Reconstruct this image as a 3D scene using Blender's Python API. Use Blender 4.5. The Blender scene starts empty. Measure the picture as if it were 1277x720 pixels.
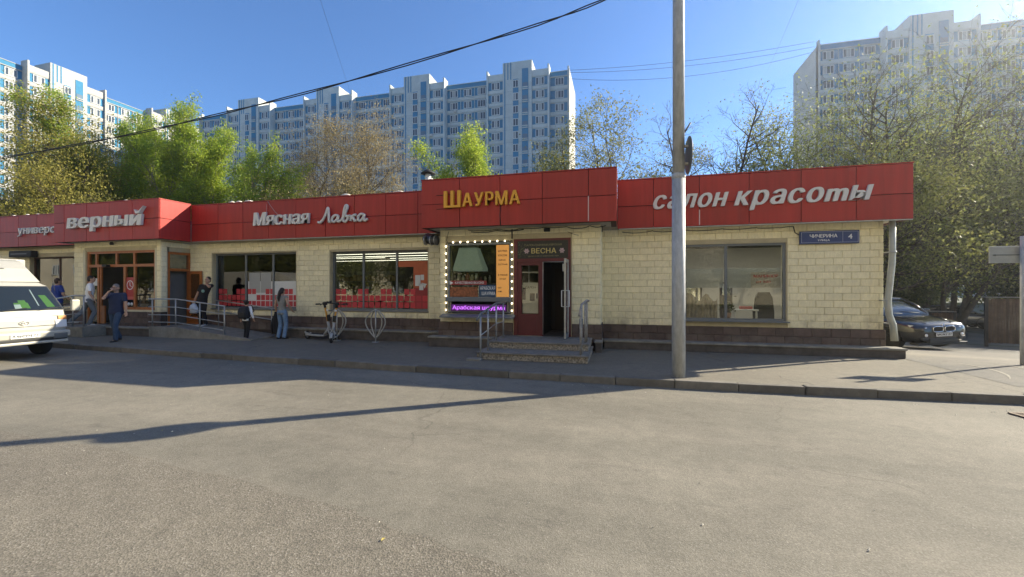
import bpy, bmesh, math, random
import numpy as np
from mathutils import Vector, Matrix
R = math.radians
scene = bpy.context.scene
COL = scene.collection

# ---------------------------------------------------------------- camera
YAW = math.atan(0.00049 * 520)
cam_d = bpy.data.cameras.new('camera')
cam_d.sensor_width = 36.0
cam_d.lens = 520.0 / 1277.0 * 36.0
cam_d.clip_start = 0.05
cam_d.clip_end = 2000.0
cam = bpy.data.objects.new('camera', cam_d)
COL.objects.link(cam)
cam.location = (0.0, 0.0, 1.6)
cam.rotation_euler = (R(90), 0, YAW)
scene.camera = cam

# ---------------------------------------------------------------- sky and sun
SUN_EL, SUN_AZ = R(27.9), R(57.0)            # azimuth measured from +Y towards +X
w = bpy.data.worlds.new('World')
scene.world = w
w.use_nodes = True
wn = w.node_tree.nodes
wl = w.node_tree.links
bg = wn['Background']
sky = wn.new('ShaderNodeTexSky')
sky.sky_type = 'NISHITA'
sky.sun_disc = False
sky.sun_elevation = SUN_EL
sky.sun_rotation = SUN_AZ
sky.altitude = 150
sky.air_density = 1.0
sky.dust_density = 0.15
sky.ozone_density = 8.0
wl.new(sky.outputs[0], bg.inputs[0])
bg.inputs[1].default_value = 0.092
sd = bpy.data.lights.new('sun', 'SUN')
sd.energy = 4.6
sd.angle = R(0.55)
sd.color = (1.0, 0.90, 0.70)
sun = bpy.data.objects.new('sun', sd)
COL.objects.link(sun)
sdir = Vector((math.sin(SUN_AZ) * math.cos(SUN_EL), math.cos(SUN_AZ) * math.cos(SUN_EL), math.sin(SUN_EL)))
sun.rotation_euler = (-sdir).to_track_quat('-Z', 'Y').to_euler()
sun.location = sdir * 60
vs = scene.view_settings
vs.view_transform = 'Standard'
vs.look = 'None'
vs.gamma = 1.0
vs.exposure = 1.35
scene.render.film_transparent = False
scene.cycles.max_bounces = 8
scene.cycles.transparent_max_bounces = 24

# ---------------------------------------------------------------- helpers
def lin(r, g, b):
    f = lambda c: (c / 255 / 12.92) if c / 255 <= 0.04045 else ((c / 255 + 0.055) / 1.055) ** 2.4
    return (f(r), f(g), f(b))

MATS = {}
def mat(name, col, rough=0.6, metal=0.0, var=0.0, scale=4.0, bump=0.0, bscale=60.0, rnd=0.0, island=False,
        emit=None, estr=0.0, coat=0.0, spec=0.5, streak=None, detail=6.0):
    """Principled material; var = base colour noise, rnd = per-object (or per-island) shade difference."""
    if name in MATS:
        return MATS[name]
    m = bpy.data.materials.new(name)
    m.use_nodes = True
    nt = m.node_tree
    N, L = nt.nodes, nt.links
    p = N['Principled BSDF']
    p.inputs['Roughness'].default_value = rough
    p.inputs['Metallic'].default_value = metal
    p.inputs['Coat Weight'].default_value = coat
    p.inputs['Coat Roughness'].default_value = 0.06
    p.inputs['Specular IOR Level'].default_value = spec
    c = (*col, 1)
    p.inputs['Base Color'].default_value = c
    src = None
    geo = N.new('ShaderNodeNewGeometry')
    if var > 0:
        n = N.new('ShaderNodeTexNoise')
        n.inputs['Scale'].default_value = scale
        n.inputs['Detail'].default_value = detail
        n.inputs['Roughness'].default_value = 0.65
        if streak:
            mp = N.new('ShaderNodeMapping'); mp.inputs['Scale'].default_value = streak
            L.new(geo.outputs['Position'], mp.inputs[0]); L.new(mp.outputs[0], n.inputs['Vector'])
        else:
            L.new(geo.outputs['Position'], n.inputs['Vector'])
        r = N.new('ShaderNodeMapRange')
        r.inputs[1].default_value = 0.3; r.inputs[2].default_value = 0.7
        r.inputs[3].default_value = 1 - var; r.inputs[4].default_value = 1 + var
        L.new(n.outputs[0], r.inputs[0])
        src = r.outputs[0]
    if rnd > 0:
        if island:
            ro = geo.outputs['Random Per Island']
        else:
            oi = N.new('ShaderNodeObjectInfo'); ro = oi.outputs['Random']
        r2 = N.new('ShaderNodeMapRange')
        r2.inputs[3].default_value = 1 - rnd; r2.inputs[4].default_value = 1 + rnd
        L.new(ro, r2.inputs[0])
        if src is None:
            src = r2.outputs[0]
        else:
            mm = N.new('ShaderNodeMath'); mm.operation = 'MULTIPLY'
            L.new(src, mm.inputs[0]); L.new(r2.outputs[0], mm.inputs[1]); src = mm.outputs[0]
    if src is not None:
        vm = N.new('ShaderNodeVectorMath'); vm.operation = 'SCALE'
        vm.inputs[0].default_value = col
        L.new(src, vm.inputs[3])
        L.new(vm.outputs[0], p.inputs['Base Color'])
    if bump > 0:
        nb = N.new('ShaderNodeTexNoise'); nb.inputs['Scale'].default_value = bscale; nb.inputs['Detail'].default_value = 4
        L.new(geo.outputs['Position'], nb.inputs['Vector'])
        b = N.new('ShaderNodeBump'); b.inputs['Strength'].default_value = bump; b.inputs['Distance'].default_value = 0.01
        L.new(nb.outputs[0], b.inputs['Height']); L.new(b.outputs[0], p.inputs['Normal'])
    if emit:
        p.inputs['Emission Color'].default_value = (*emit, 1)
        p.inputs['Emission Strength'].default_value = estr
    MATS[name] = m
    return m

def glass_mat(name, tint=(0.75, 0.8, 0.8), rough=0.0, ior=1.5, opacity=0.0, body=(0.3, 0.3, 0.3)):
    if name in MATS:
        return MATS[name]
    m = bpy.data.materials.new(name); m.use_nodes = True
    nt = m.node_tree; N, L = nt.nodes, nt.links
    N.clear()
    out = N.new('ShaderNodeOutputMaterial')
    tr = N.new('ShaderNodeBsdfTransparent'); tr.inputs[0].default_value = (*tint, 1)
    gl = N.new('ShaderNodeBsdfGlossy'); gl.inputs['Roughness'].default_value = rough
    gl.inputs[0].default_value = (0.95, 0.97, 1, 1)
    fr = N.new('ShaderNodeFresnel'); fr.inputs[0].default_value = ior
    bn = N.new('ShaderNodeBump'); bn.inputs['Strength'].default_value = 0.04; bn.inputs['Distance'].default_value = 0.05
    nz = N.new('ShaderNodeTexNoise'); nz.inputs['Scale'].default_value = 0.9; nz.inputs['Detail'].default_value = 1
    ge = N.new('ShaderNodeNewGeometry'); L.new(ge.outputs['Position'], nz.inputs['Vector'])
    L.new(nz.outputs[0], bn.inputs['Height']); L.new(bn.outputs[0], gl.inputs['Normal'])
    base = tr.outputs[0]
    if opacity > 0:
        df = N.new('ShaderNodeBsdfDiffuse'); df.inputs[0].default_value = (*body, 1)
        mx0 = N.new('ShaderNodeMixShader'); mx0.inputs[0].default_value = opacity
        L.new(tr.outputs[0], mx0.inputs[1]); L.new(df.outputs[0], mx0.inputs[2]); base = mx0.outputs[0]
    mul = N.new('ShaderNodeMath'); mul.operation = 'MULTIPLY'; mul.inputs[1].default_value = 1.35; mul.use_clamp = True
    L.new(fr.outputs[0], mul.inputs[0])
    mx = N.new('ShaderNodeMixShader')
    L.new(mul.outputs[0], mx.inputs[0]); L.new(base, mx.inputs[1]); L.new(gl.outputs[0], mx.inputs[2])
    L.new(mx.outputs[0], out.inputs[0])
    MATS[name] = m
    return m

def leaf_mat(name, c1, c2, trans=0.45):
    if name in MATS:
        return MATS[name]
    m = bpy.data.materials.new(name); m.use_nodes = True
    nt = m.node_tree; N, L = nt.nodes, nt.links
    N.clear()
    out = N.new('ShaderNodeOutputMaterial')
    ge = N.new('ShaderNodeNewGeometry')
    mc = N.new('ShaderNodeMix'); mc.data_type = 'RGBA'
    mc.inputs[6].default_value = (*c1, 1); mc.inputs[7].default_value = (*c2, 1)
    nz = N.new('ShaderNodeTexNoise'); nz.inputs['Scale'].default_value = 0.7; nz.inputs['Detail'].default_value = 2
    L.new(ge.outputs['Position'], nz.inputs['Vector'])
    ad = N.new('ShaderNodeMath'); ad.operation = 'ADD'
    sb = N.new('ShaderNodeMath'); sb.operation = 'MULTIPLY_ADD'; sb.inputs[1].default_value = 1.6; sb.inputs[2].default_value = -0.8
    L.new(nz.outputs[0], sb.inputs[0])
    L.new(sb.outputs[0], ad.inputs[0]); L.new(ge.outputs['Random Per Island'], ad.inputs[1])
    ad.use_clamp = True
    L.new(ad.outputs[0], mc.inputs[0])
    d = N.new('ShaderNodeBsdfPrincipled'); d.inputs['Roughness'].default_value = 0.55
    d.inputs['Specular IOR Level'].default_value = 0.3
    t = N.new('ShaderNodeBsdfTranslucent')
    L.new(mc.outputs[2], d.inputs['Base Color']); L.new(mc.outputs[2], t.inputs[0])
    mx = N.new('ShaderNodeMixShader'); mx.inputs[0].default_value = trans
    L.new(d.outputs[0], mx.inputs[1]); L.new(t.outputs[0], mx.inputs[2])
    L.new(mx.outputs[0], out.inputs[0])
    MATS[name] = m
    return m

def tag(o, label=None, cat=None, group=None, kind=None):
    if label: o['label'] = label
    if cat: o['category'] = cat
    if group: o['group'] = group
    if kind: o['kind'] = kind
    return o

def thing(name, label, cat, loc=(0, 0, 0), rz=0.0, group=None):
    o = bpy.data.objects.new(name, None)
    COL.objects.link(o)
    o.location = loc
    o.rotation_euler = (0, 0, rz)
    o.empty_display_size = 0.2
    return tag(o, label, cat, group)

def link(name, me, parent=None, loc=(0, 0, 0), rot=(0, 0, 0), sc=(1, 1, 1)):
    o = bpy.data.objects.new(name, me)
    COL.objects.link(o)
    if parent is not None:
        o.parent = parent
    o.location = loc; o.rotation_euler = rot; o.scale = sc
    return o

def off(parent):
    """offset that lets a part be written in world coordinates under an unrotated thing"""
    p = Vector((0, 0, 0)); q = parent
    while q is not None:
        p += q.location; q = q.parent
    return -p

def copy_tree(o, parent=None):
    c = o.copy(); COL.objects.link(c); c.parent = parent
    for ch in list(o.children):
        copy_tree(ch, c)
    return c

class MB:
    """collects boxes, tubes, prisms into one mesh"""
    def __init__(s):
        s.v = []; s.f = []; s.m = []; s.M = None; s.sm = []
    def add(s, vs, fs, mi=0, smooth=False):
        b = len(s.v)
        if s.M is not None:
            vs = [tuple(s.M @ Vector(v)) for v in vs]
        s.v += [tuple(v) for v in vs]
        s.f += [tuple(i + b for i in f) for f in fs]
        s.m += [mi] * len(fs); s.sm += [smooth] * len(fs)
        return s
    def box(s, x0, x1, y0, y1, z0, z1, mi=0):
        vs = [(x0, y0, z0), (x1, y0, z0), (x1, y1, z0), (x0, y1, z0), (x0, y0, z1), (x1, y0, z1), (x1, y1, z1), (x0, y1, z1)]
        return s.add(vs, [(0, 3, 2, 1), (4, 5, 6, 7), (0, 1, 5, 4), (1, 2, 6, 5), (2, 3, 7, 6), (3, 0, 4, 7)], mi)
    def cbox(s, c, d, mi=0):
        return s.box(c[0] - d[0] / 2, c[0] + d[0] / 2, c[1] - d[1] / 2, c[1] + d[1] / 2, c[2] - d[2] / 2, c[2] + d[2] / 2, mi)
    def rbox(s, x0, x1, y0, y1, z0, z1, b=0.02, mi=0):
        """box with all edges chamfered"""
        bm = bmesh.new()
        bmesh.ops.create_cube(bm, size=1)
        for v in bm.verts:
            v.co = Vector(((x0 + x1) / 2 + v.co.x * (x1 - x0), (y0 + y1) / 2 + v.co.y * (y1 - y0), (z0 + z1) / 2 + v.co.z * (z1 - z0)))
        bmesh.ops.bevel(bm, geom=bm.edges[:], offset=b, segments=2, affect='EDGES', profile=0.5)
        bm.verts.index_update()
        s.add([tuple(v.co) for v in bm.verts], [tuple(v.index for v in f.verts) for f in bm.faces], mi)
        bm.free()
        return s
    def tube(s, pts, rad, n=8, mi=0, caps=True, smooth=True):
        pts = [Vector(p) for p in pts]
        if not hasattr(rad, '__len__'):
            rad = [rad] * len(pts)
        vs = []; fs = []
        up = None
        for i, p in enumerate(pts):
            d = (pts[min(i + 1, len(pts) - 1)] - pts[max(i - 1, 0)])
            if d.length < 1e-9: d = Vector((0, 0, 1))
            d.normalize()
            if up is None:
                up = Vector((0, 0, 1)) if abs(d.z) < 0.9 else Vector((0, 1, 0))
            a = up.cross(d)
            if a.length < 1e-6: a = Vector((1, 0, 0)).cross(d)
            a.normalize(); b2 = d.cross(a).normalized(); up = b2
            for k in range(n):
                t = 2 * math.pi * k / n
                vs.append(p + a * math.cos(t) * rad[i] + b2 * math.sin(t) * rad[i])
        for i in range(len(pts) - 1):
            for k in range(n):
                k2 = (k + 1) % n
                fs.append((i * n + k, i * n + k2, (i + 1) * n + k2, (i + 1) * n + k))
        if caps:
            fs.append(tuple(range(n - 1, -1, -1)))
            fs.append(tuple((len(pts) - 1) * n + k for k in range(n)))
        return s.add(vs, fs, mi, smooth)
    def lathe(s, prof, n=16, mi=0, axis='Z', c=(0, 0, 0), smooth=True):
        vs = []; fs = []
        for r, h in prof:
            for k in range(n):
                t = 2 * math.pi * k / n
                q = (r * math.cos(t), r * math.sin(t), h)
                if axis == 'X': q = (h, q[0], q[1])
                if axis == 'Y': q = (q[1], h, q[0])
                vs.append((q[0] + c[0], q[1] + c[1], q[2] + c[2]))
        for i in range(len(prof) - 1):
            for k in range(n):
                k2 = (k + 1) % n
                fs.append((i * n + k, i * n + k2, (i + 1) * n + k2, (i + 1) * n + k))
        fs.append(tuple(range(n - 1, -1, -1))); fs.append(tuple((len(prof) - 1) * n + k for k in range(n)))
        return s.add(vs, fs, mi, smooth)
    def prism(s, poly, a0, a1, axis='Y', mi=0):
        """poly = list of 2-D points extruded along axis"""
        n = len(poly)
        def mk(p, a):
            return {'X': (a, p[0], p[1]), 'Y': (p[0], a, p[1]), 'Z': (p[0], p[1], a)}[axis]
        vs = [mk(p, a0) for p in poly] + [mk(p, a1) for p in poly]
        fs = [tuple(range(n)), tuple(range(2 * n - 1, n - 1, -1))]
        for k in range(n):
            k2 = (k + 1) % n
            fs.append((k, k + n, k2 + n, k2))
        return s.add(vs, fs, mi)
    def loft(s, rings, mi=0, smooth=True, caps=True):
        n = len(rings[0]); vs = [p for r in rings for p in r]; fs = []
        for i in range(len(rings) - 1):
            for k in range(n):
                k2 = (k + 1) % n
                fs.append((i * n + k, i * n + k2, (i + 1) * n + k2, (i + 1) * n + k))
        if caps:
            fs.append(tuple(range(n - 1, -1, -1))); fs.append(tuple((len(rings) - 1) * n + k for k in range(n)))
        return s.add(vs, fs, mi, smooth)
    def mesh(s, name, mats):
        me = bpy.data.meshes.new(name)
        me.from_pydata(s.v, [], s.f)
        if not isinstance(mats, (list, tuple)): mats = [mats]
        for m in mats: me.materials.append(m)
        me.polygons.foreach_set('material_index', s.m)
        me.polygons.foreach_set('use_smooth', s.sm)
        bm = bmesh.new(); bm.from_mesh(me)
        bmesh.ops.recalc_face_normals(bm, faces=bm.faces[:])
        bm.to_mesh(me); bm.free()
        me.update()
        return me
    def build(s, name, mats, parent=None, world=True, loc=None):
        o = link(name, s.mesh(name, mats), parent)
        if loc is not None: o.location = loc
        elif parent is not None and world: o.location = off(parent)
        return o

def raw_mesh(name, verts, faces_flat, nper, mats):
    """fast mesh from numpy arrays: every face has nper corners"""
    me = bpy.data.meshes.new(name)
    nv = len(verts); nf = len(faces_flat) // nper
    me.vertices.add(nv); me.vertices.foreach_set('co', np.asarray(verts, dtype=np.float32).ravel())
    me.loops.add(nf * nper); me.loops.foreach_set('vertex_index', np.asarray(faces_flat, dtype=np.int32))
    me.polygons.add(nf)
    me.polygons.foreach_set('loop_start', np.arange(0, nf * nper, nper, dtype=np.int32))
    for m in (mats if isinstance(mats, (list, tuple)) else [mats]): me.materials.append(m)
    me.update(calc_edges=True); me.validate()
    return me

# lettering
_tc = bpy.data.curves.new('lettering', 'FONT')
_to = bpy.data.objects.new('lettering', _tc)
COL.objects.link(_to)
_GC = {}
def glyph(ch, ext=0.0, res=3):
    """vertices and faces of one extruded character; outlines that overlap are filled one by one, so strokes never cancel out"""
    if (ch, ext, res) in _GC: return _GC[(ch, ext, res)]
    _tc.body = ch; _tc.size = 1.0; _tc.extrude = 0; _tc.resolution_u = res
    dg = bpy.context.evaluated_depsgraph_get(); dg.update()
    cu = _to.to_curve(dg)
    cont = []
    for sp in cu.splines:
        pts = []
        P = sp.bezier_points; n = len(P)
        for a in range(n):
            p, q = P[a], P[(a + 1) % n]
            p0, p1, p2, p3 = (np.array(v[:2]) for v in (p.co, p.handle_right, q.handle_left, q.co))
            k_ = res if np.linalg.norm(p3 - p0) > .02 else 1
            straight = abs(np.cross(p1 - p0, p3 - p0)) + abs(np.cross(p2 - p0, p3 - p0)) < 1e-5
            if straight: k_ = 1
            for t in range(k_):
                u = t / k_; pts.append((1 - u) ** 3 * p0 + 3 * u * (1 - u) ** 2 * p1 + 3 * u * u * (1 - u) * p2 + u ** 3 * p3)
        pts = np.array(pts)
        ar = .5 * np.sum(pts[:, 0] * np.roll(pts[:, 1], -1) - np.roll(pts[:, 0], -1) * pts[:, 1])
        if abs(ar) > 1e-5: cont.append((ar, pts))
    _to.to_curve_clear()
    big = max(cont, key=lambda c: abs(c[0]))[0]
    outs = [c for c in cont if c[0] * big > 0]; holes = [c for c in cont if c[0] * big < 0]
    def inside(p, poly):
        r = False
        for a, b in zip(poly, np.roll(poly, -1, 0)):
            if (a[1] > p[1]) != (b[1] > p[1]) and p[0] < (b[0] - a[0]) * (p[1] - a[1]) / (b[1] - a[1]) + a[0]: r = not r
        return r
    V = []; F = []
    from mathutils.geometry import tessellate_polygon
    for q, (ar, po) in enumerate(outs):
        mine = [po] + [h for a, h in holes if inside(h.mean(0), po) and min((abs(o[0]), i) for i, o in enumerate(outs) if inside(h.mean(0), o[1]))[1] == q]
        tri = tessellate_polygon([[Vector((p[0], p[1], 0)) for p in c] for c in mine])
        flat = np.concatenate(mine); b = len(V); n = len(flat); z = ext + q * .012
        V += [(p[0], p[1], z) for p in flat] + [(p[0], p[1], -ext) for p in flat]
        F += [tuple(b + i for i in t) for t in tri] + [tuple(b + n + i for i in reversed(t)) for t in tri]
        o = 0
        for c in mine:
            m_ = len(c)
            F += [(b + o + i, b + o + (i + 1) % m_, b + n + o + (i + 1) % m_, b + n + o + i) for i in range(m_)]
            o += m_
    _GC[(ch, ext, res)] = (F, np.array(V, dtype=np.float32))
    return _GC[(ch, ext, res)]
def lettering(txt, parent, x0, x1, y, z, h, m, depth=0.05, bold=0.0, shear=0.0, gap=0.06, name='letter', single=False, bevel=0.0, res=3, capref='Н'):
    """letters standing on the plane y (facing -Y), from x0 to x1, baseline z, capital height h; each letter is its own mesh"""
    cr = glyph(capref, .5)[1]; cap = cr[:, 1].max() - cr[:, 1].min()
    k = h / cap
    items = []; pen = 0.0
    for ch in txt:
        if ch == ' ':
            pen += 0.3; continue
        me, co = glyph(ch, 0.5, res)
        mn, mx = co[:, 0].min(), co[:, 0].max()
        items.append((me, co, pen - mn + bold)); pen += mx - mn + 2 * bold + gap
    tot = pen - gap
    sx = (x1 - x0) / tot
    out = []; allv = []; allf = []
    for me, co, dx in items:
        V = []; F = []
        for q, sh in enumerate((-bold, -bold / 3, bold / 3, bold) if bold > 0 else (0.0,)):
            P = np.empty_like(co)
            P[:, 0] = x0 + (co[:, 0] + dx + sh) * sx + shear * (co[:, 1] * k)
            P[:, 1] = y - depth / 2 - co[:, 2] / (0.5 + bevel) * depth / 2 - (0.0012 * q if depth > 0.02 else 0.0003 * q)
            P[:, 2] = z + co[:, 1] * k + (0.0011 * q)
            b = len(V)
            V += [tuple(p) for p in P]; F += [tuple(i + b for i in f) for f in me]
        if single:
            b = len(allv); allv += V; allf += [tuple(i + b for i in f) for f in F]
        else:
            c = np.mean(np.array(V), 0)
            me2 = bpy.data.meshes.new(name); me2.from_pydata([tuple(np.array(v) - c) for v in V], [], F); me2.materials.append(m)
            o = link(name, me2, parent); o.location = Vector(c) + (off(parent) if parent else Vector())
            out.append(o)
    if single:
        me = bpy.data.meshes.new(name); me.from_pydata(allv, [], allf); me.materials.append(m)
        o = link(name, me, parent); o.location = off(parent) if parent else (0, 0, 0)
        out.append(o)
    return out
# ---------------------------------------------------------------- ground, road, pavement
def asphalt(name, c1, c2, grain=70.0, speck=0.5, crack=0.0, bump=0.5, dust=(0.20, 0.18, 0.145), dust_amt=0.3):
    m = bpy.data.materials.new(name); m.use_nodes = True
    nt = m.node_tree; N, L = nt.nodes, nt.links
    p = N['Principled BSDF']; p.inputs['Roughness'].default_value = 0.86
    p.inputs['Specular IOR Level'].default_value = 0.35
    ge = N.new('ShaderNodeNewGeometry')
    def noise(sc, det=5, ro=0.6, vec=None):
        n = N.new('ShaderNodeTexNoise'); n.inputs['Scale'].default_value = sc; n.inputs['Detail'].default_value = det
        n.inputs['Roughness'].default_value = ro; L.new(vec or ge.outputs['Position'], n.inputs['Vector']); return n.outputs[0]
    def rng(v, a, b, c=0.0, d=1.0):
        r = N.new('ShaderNodeMapRange'); r.inputs[1].default_value = a; r.inputs[2].default_value = b
        r.inputs[3].default_value = c; r.inputs[4].default_value = d; L.new(v, r.inputs[0]); return r.outputs[0]
    def mixc(f, a, b):
        x = N.new('ShaderNodeMix'); x.data_type = 'RGBA'; L.new(f, x.inputs[0])
        for i, q in ((6, a), (7, b)):
            if isinstance(q, tuple): x.inputs[i].default_value = (*q, 1)
            else: L.new(q, x.inputs[i])
        return x.outputs[2]
    def scl(cv, f):
        v = N.new('ShaderNodeVectorMath'); v.operation = 'SCALE'; L.new(cv, v.inputs[0]); L.new(f, v.inputs[3]); return v.outputs[0]
    big = rng(noise(0.35, 6, 0.65), 0.35, 0.65)
    c = mixc(big, c1, c2)
    # dusty streaks drawn out along the road
    mp = N.new('ShaderNodeMapping'); mp.inputs['Scale'].default_value = (0.12, 0.9, 1); L.new(ge.outputs['Position'], mp.inputs[0])
    st = rng(noise(1.0, 7, 0.7, mp.outputs[0]), 0.42, 0.72, 0, dust_amt)
    c = mixc(st, c, dust)
    c = scl(c, rng(noise(5.0, 6, 0.7), 0.3, 0.7, 0.88, 1.12))
    # aggregate
    vo = N.new('ShaderNodeTexVoronoi'); vo.inputs['Scale'].default_value = grain
    L.new(ge.outputs['Position'], vo.inputs['Vector'])
    sp = N.new('ShaderNodeSeparateColor'); L.new(vo.outputs['Color'], sp.inputs[0])
    c = scl(c, rng(sp.outputs[0], 0.0, 1.0, 1 - speck * 0.55, 1 + speck * 0.55))
    hi = rng(sp.outputs[1], 0.90, 0.97, 0, speck)
    c = mixc(hi, c, (0.34, 0.31, 0.26))
    # dark spots, oil and tar marks
    mp2 = N.new('ShaderNodeMapping'); mp2.inputs['Scale'].default_value = (0.45, 1.5, 1); L.new(ge.outputs['Position'], mp2.inputs[0])
    dk = rng(noise(1.5, 9, 0.72, mp2.outputs[0]), 0.60, 0.72, 0, 0.5)
    c = mixc(dk, c, (0.055, 0.05, 0.045))
    if crack > 0:
        cn = N.new('ShaderNodeTexNoise'); cn.inputs['Scale'].default_value = 1.2; L.new(ge.outputs['Position'], cn.inputs['Vector'])
        av = N.new('ShaderNodeVectorMath'); av.operation = 'MULTIPLY_ADD'; av.inputs[1].default_value = (0.9, 0.9, 0.9)
        L.new(cn.outputs['Color'], av.inputs[0]); L.new(ge.outputs['Position'], av.inputs[2])
        cv = N.new('ShaderNodeTexVoronoi'); cv.feature = 'DISTANCE_TO_EDGE'; cv.inputs['Scale'].default_value = 0.33
        L.new(av.outputs[0], cv.inputs['Vector'])
        ck = rng(cv.outputs['Distance'], 0.0, 0.007, crack, 0.0)
        gate = rng(noise(0.5, 2), 0.48, 0.56)
        mu = N.new('ShaderNodeMath'); mu.operation = 'MULTIPLY'; L.new(ck, mu.inputs[0]); L.new(gate, mu.inputs[1])
        c = mixc(mu.outputs[0], c, (0.03, 0.028, 0.025))
    L.new(c, p.inputs['Base Color'])
    b = N.new('ShaderNodeBump'); b.inputs['Strength'].default_value = bump; b.inputs['Distance'].default_value = 0.006
    L.new(vo.outputs['Distance'], b.inputs['Height']); L.new(b.outputs[0], p.inputs['Normal'])
    MATS[name] = m
    return m

M_ROAD = asphalt('road_asphalt', (0.140, 0.128, 0.101), (0.197, 0.180, 0.142), 115, 0.36, 0.30, 0.30, (0.27, 0.24, 0.19), 0.55)
M_ROAD2 = asphalt('coarse_asphalt', (0.141, 0.125, 0.098), (0.180, 0.160, 0.124), 85, 0.48, 0.15, 0.5, (0.21, 0.185, 0.145), 0.25)
M_PAVE = asphalt('pavement_asphalt', (0.148, 0.134, 0.104), (0.190, 0.170, 0.132), 120, 0.4, 0.5, 0.4, (0.20, 0.175, 0.135), 0.45)
M_YARD = asphalt('yard_asphalt', (0.10, 0.095, 0.085), (0.16, 0.148, 0.125), 120, 0.4, 0.5, 0.4, (0.22, 0.195, 0.155), 0.6)
M_SOIL = mat('soil', (0.07, 0.075, 0.035), 0.95, var=0.5, scale=0.6, bump=0.5, bscale=8)

def sheet(name, poly, z, m, kind='structure', parent=None):
    me = bpy.data.meshes.new(name)
    me.from_pydata([(x, y, z) for x, y in poly], [], [tuple(range(len(poly)))])
    me.materials.append(m)
    o = link(name, me, parent)
    if kind: tag(o, kind=kind)
    return o

KERB = [(-60, 11.4), (-30, 9.45), (-20, 8.78), (-15.35, 8.45), (-11.5, 8.22), (-8.3, 8.04), (-5, 7.87), (-1.94, 7.76), (0.5, 7.70),
        (2.4, 7.70), (4.2, 7.78), (6.0, 7.90), (9, 8.15), (14, 8.6), (25, 9.7), (60, 13.0)]
def kerb_y(x):
    for (a, b), (c2, d) in zip(KERB, KERB[1:]):
        if a <= x <= c2: return b + (d - b) * (x - a) / (c2 - a)
    return KERB[-1][1]
ZR = -0.13
sheet('ground', [(-700, -700), (700, -700), (700, 900), (-700, 900)], -2.2, M_SOIL)
sheet('far_side_ground', [(-300, -300), (300, -300), (300, 0), (-300, 0)], ZR - 0.03, M_SOIL)
sheet('road', [(-60, -9.5)] + [(60, -9.5)] + [(x, y + 0.05) for x, y in reversed(KERB)], ZR, M_ROAD)
# older, coarser asphalt in the foreground, its torn edge running across the lane
rg = random.Random(4)
edge = []
EP = [(-6.97, 3.38), (-5.07, 3.25), (-3.35, 3.03), (-1.98, 2.82), (-1.35, 2.66), (-.61, 2.46), (.3, 2.28), (1.4, 2.02), (4.5, 1.2)]
for (xa, ya), (xb, yb) in zip(EP, EP[1:]):
    for i in range(8):
        t = i / 8
        edge.append((xa + (xb - xa) * t, ya + (yb - ya) * t + rg.uniform(-0.03, 0.03)))
edge = [(-40, 4.6), (-14, 3.7)] + edge + [(30, -3.5)]
sheet('road_coarse_surface', [(-40, -6.0), (30, -6.0)] + edge[::-1], ZR + 0.004, M_ROAD2)
PAVE_BACK = 12.2
kb = [(x, y + 0.14) for x, y in KERB]
sheet('pavement', kb + [(60, 13.6), (32, 11.0), (32, 10.3), (6.3, 10.3), (6.3, PAVE_BACK + 2), (-60, PAVE_BACK + 0.5)], 0.0, M_PAVE)
sheet('courtyard', [(-400, 40), (-60, PAVE_BACK + .5), (6.3, PAVE_BACK + 1.8), (6.3, 500), (-400, 500)], -0.004, M_SOIL)
def gz(x, y):
    """the yard to the right of the shops falls away from the street"""
    if x < 6.3: return 0.0
    return -0.055 * max(0, min(y, 24) - 11.9) - 0.035 * max(0, min(x, 22) - 6.3) * min(1, max(0, (y - 10.5) / 3))
def slope_sheet(name, x0, x1, y0, y1, nx, ny, dz, m):
    vs = [(x0 + (x1 - x0) * i / nx, y0 + (y1 - y0) * j / ny) for j in range(ny + 1) for i in range(nx + 1)]
    fs = [(j * (nx + 1) + i, j * (nx + 1) + i + 1, (j + 1) * (nx + 1) + i + 1, (j + 1) * (nx + 1) + i) for j in range(ny) for i in range(nx)]
    me = bpy.data.meshes.new(name); me.from_pydata([(x, y, gz(x, y) + dz) for x, y in vs], [], fs); me.materials.append(m)
    return tag(link(name, me), kind='structure')
slope_sheet('yard', 6.3, 300, 15.3, 300, 120, 120, -0.012, M_SOIL)
slope_sheet('driveway', 6.3, 32, 8.6, 48, 60, 90, 0.004, M_YARD)
sheet('far_pavement', [(-60, -14), (60, -14), (60, -9.5), (-60, -9.5)], ZR + 0.02, M_PAVE)

# kerb stones, one metre each
M_KERB = mat('kerb_concrete', (0.155, 0.140, 0.115), 0.9, var=0.25, scale=5, bump=0.5, bscale=30, rnd=0.22)
kerb = tag(thing('kerb', None, None), kind='structure')
def kerb_stone_mesh():
    b = MB(); b.rbox(-0.495, 0.495, -0.075, 0.075, -0.16, 0.0, 0.014); return b.mesh('kerb_stone', M_KERB)
ks = kerb_stone_mesh()
d0 = 0.0; pts = []
x = -24.0
while x < 26:
    pts.append((x, kerb_y(x) + 0.075)); x += 0.998
rk = random.Random(9)
for (a, b), (c2, d) in zip(pts, pts[1:]):
    o = link('kerb_stone', ks, kerb, ((a + c2) / 2, (b + d) / 2 + rk.uniform(-0.012, 0.012), 0.008 + rk.uniform(-0.010, 0.008)),
             (rk.uniform(-0.01, 0.01), rk.uniform(-0.006, 0.006), math.atan2(d - b, c2 - a)))

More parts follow.
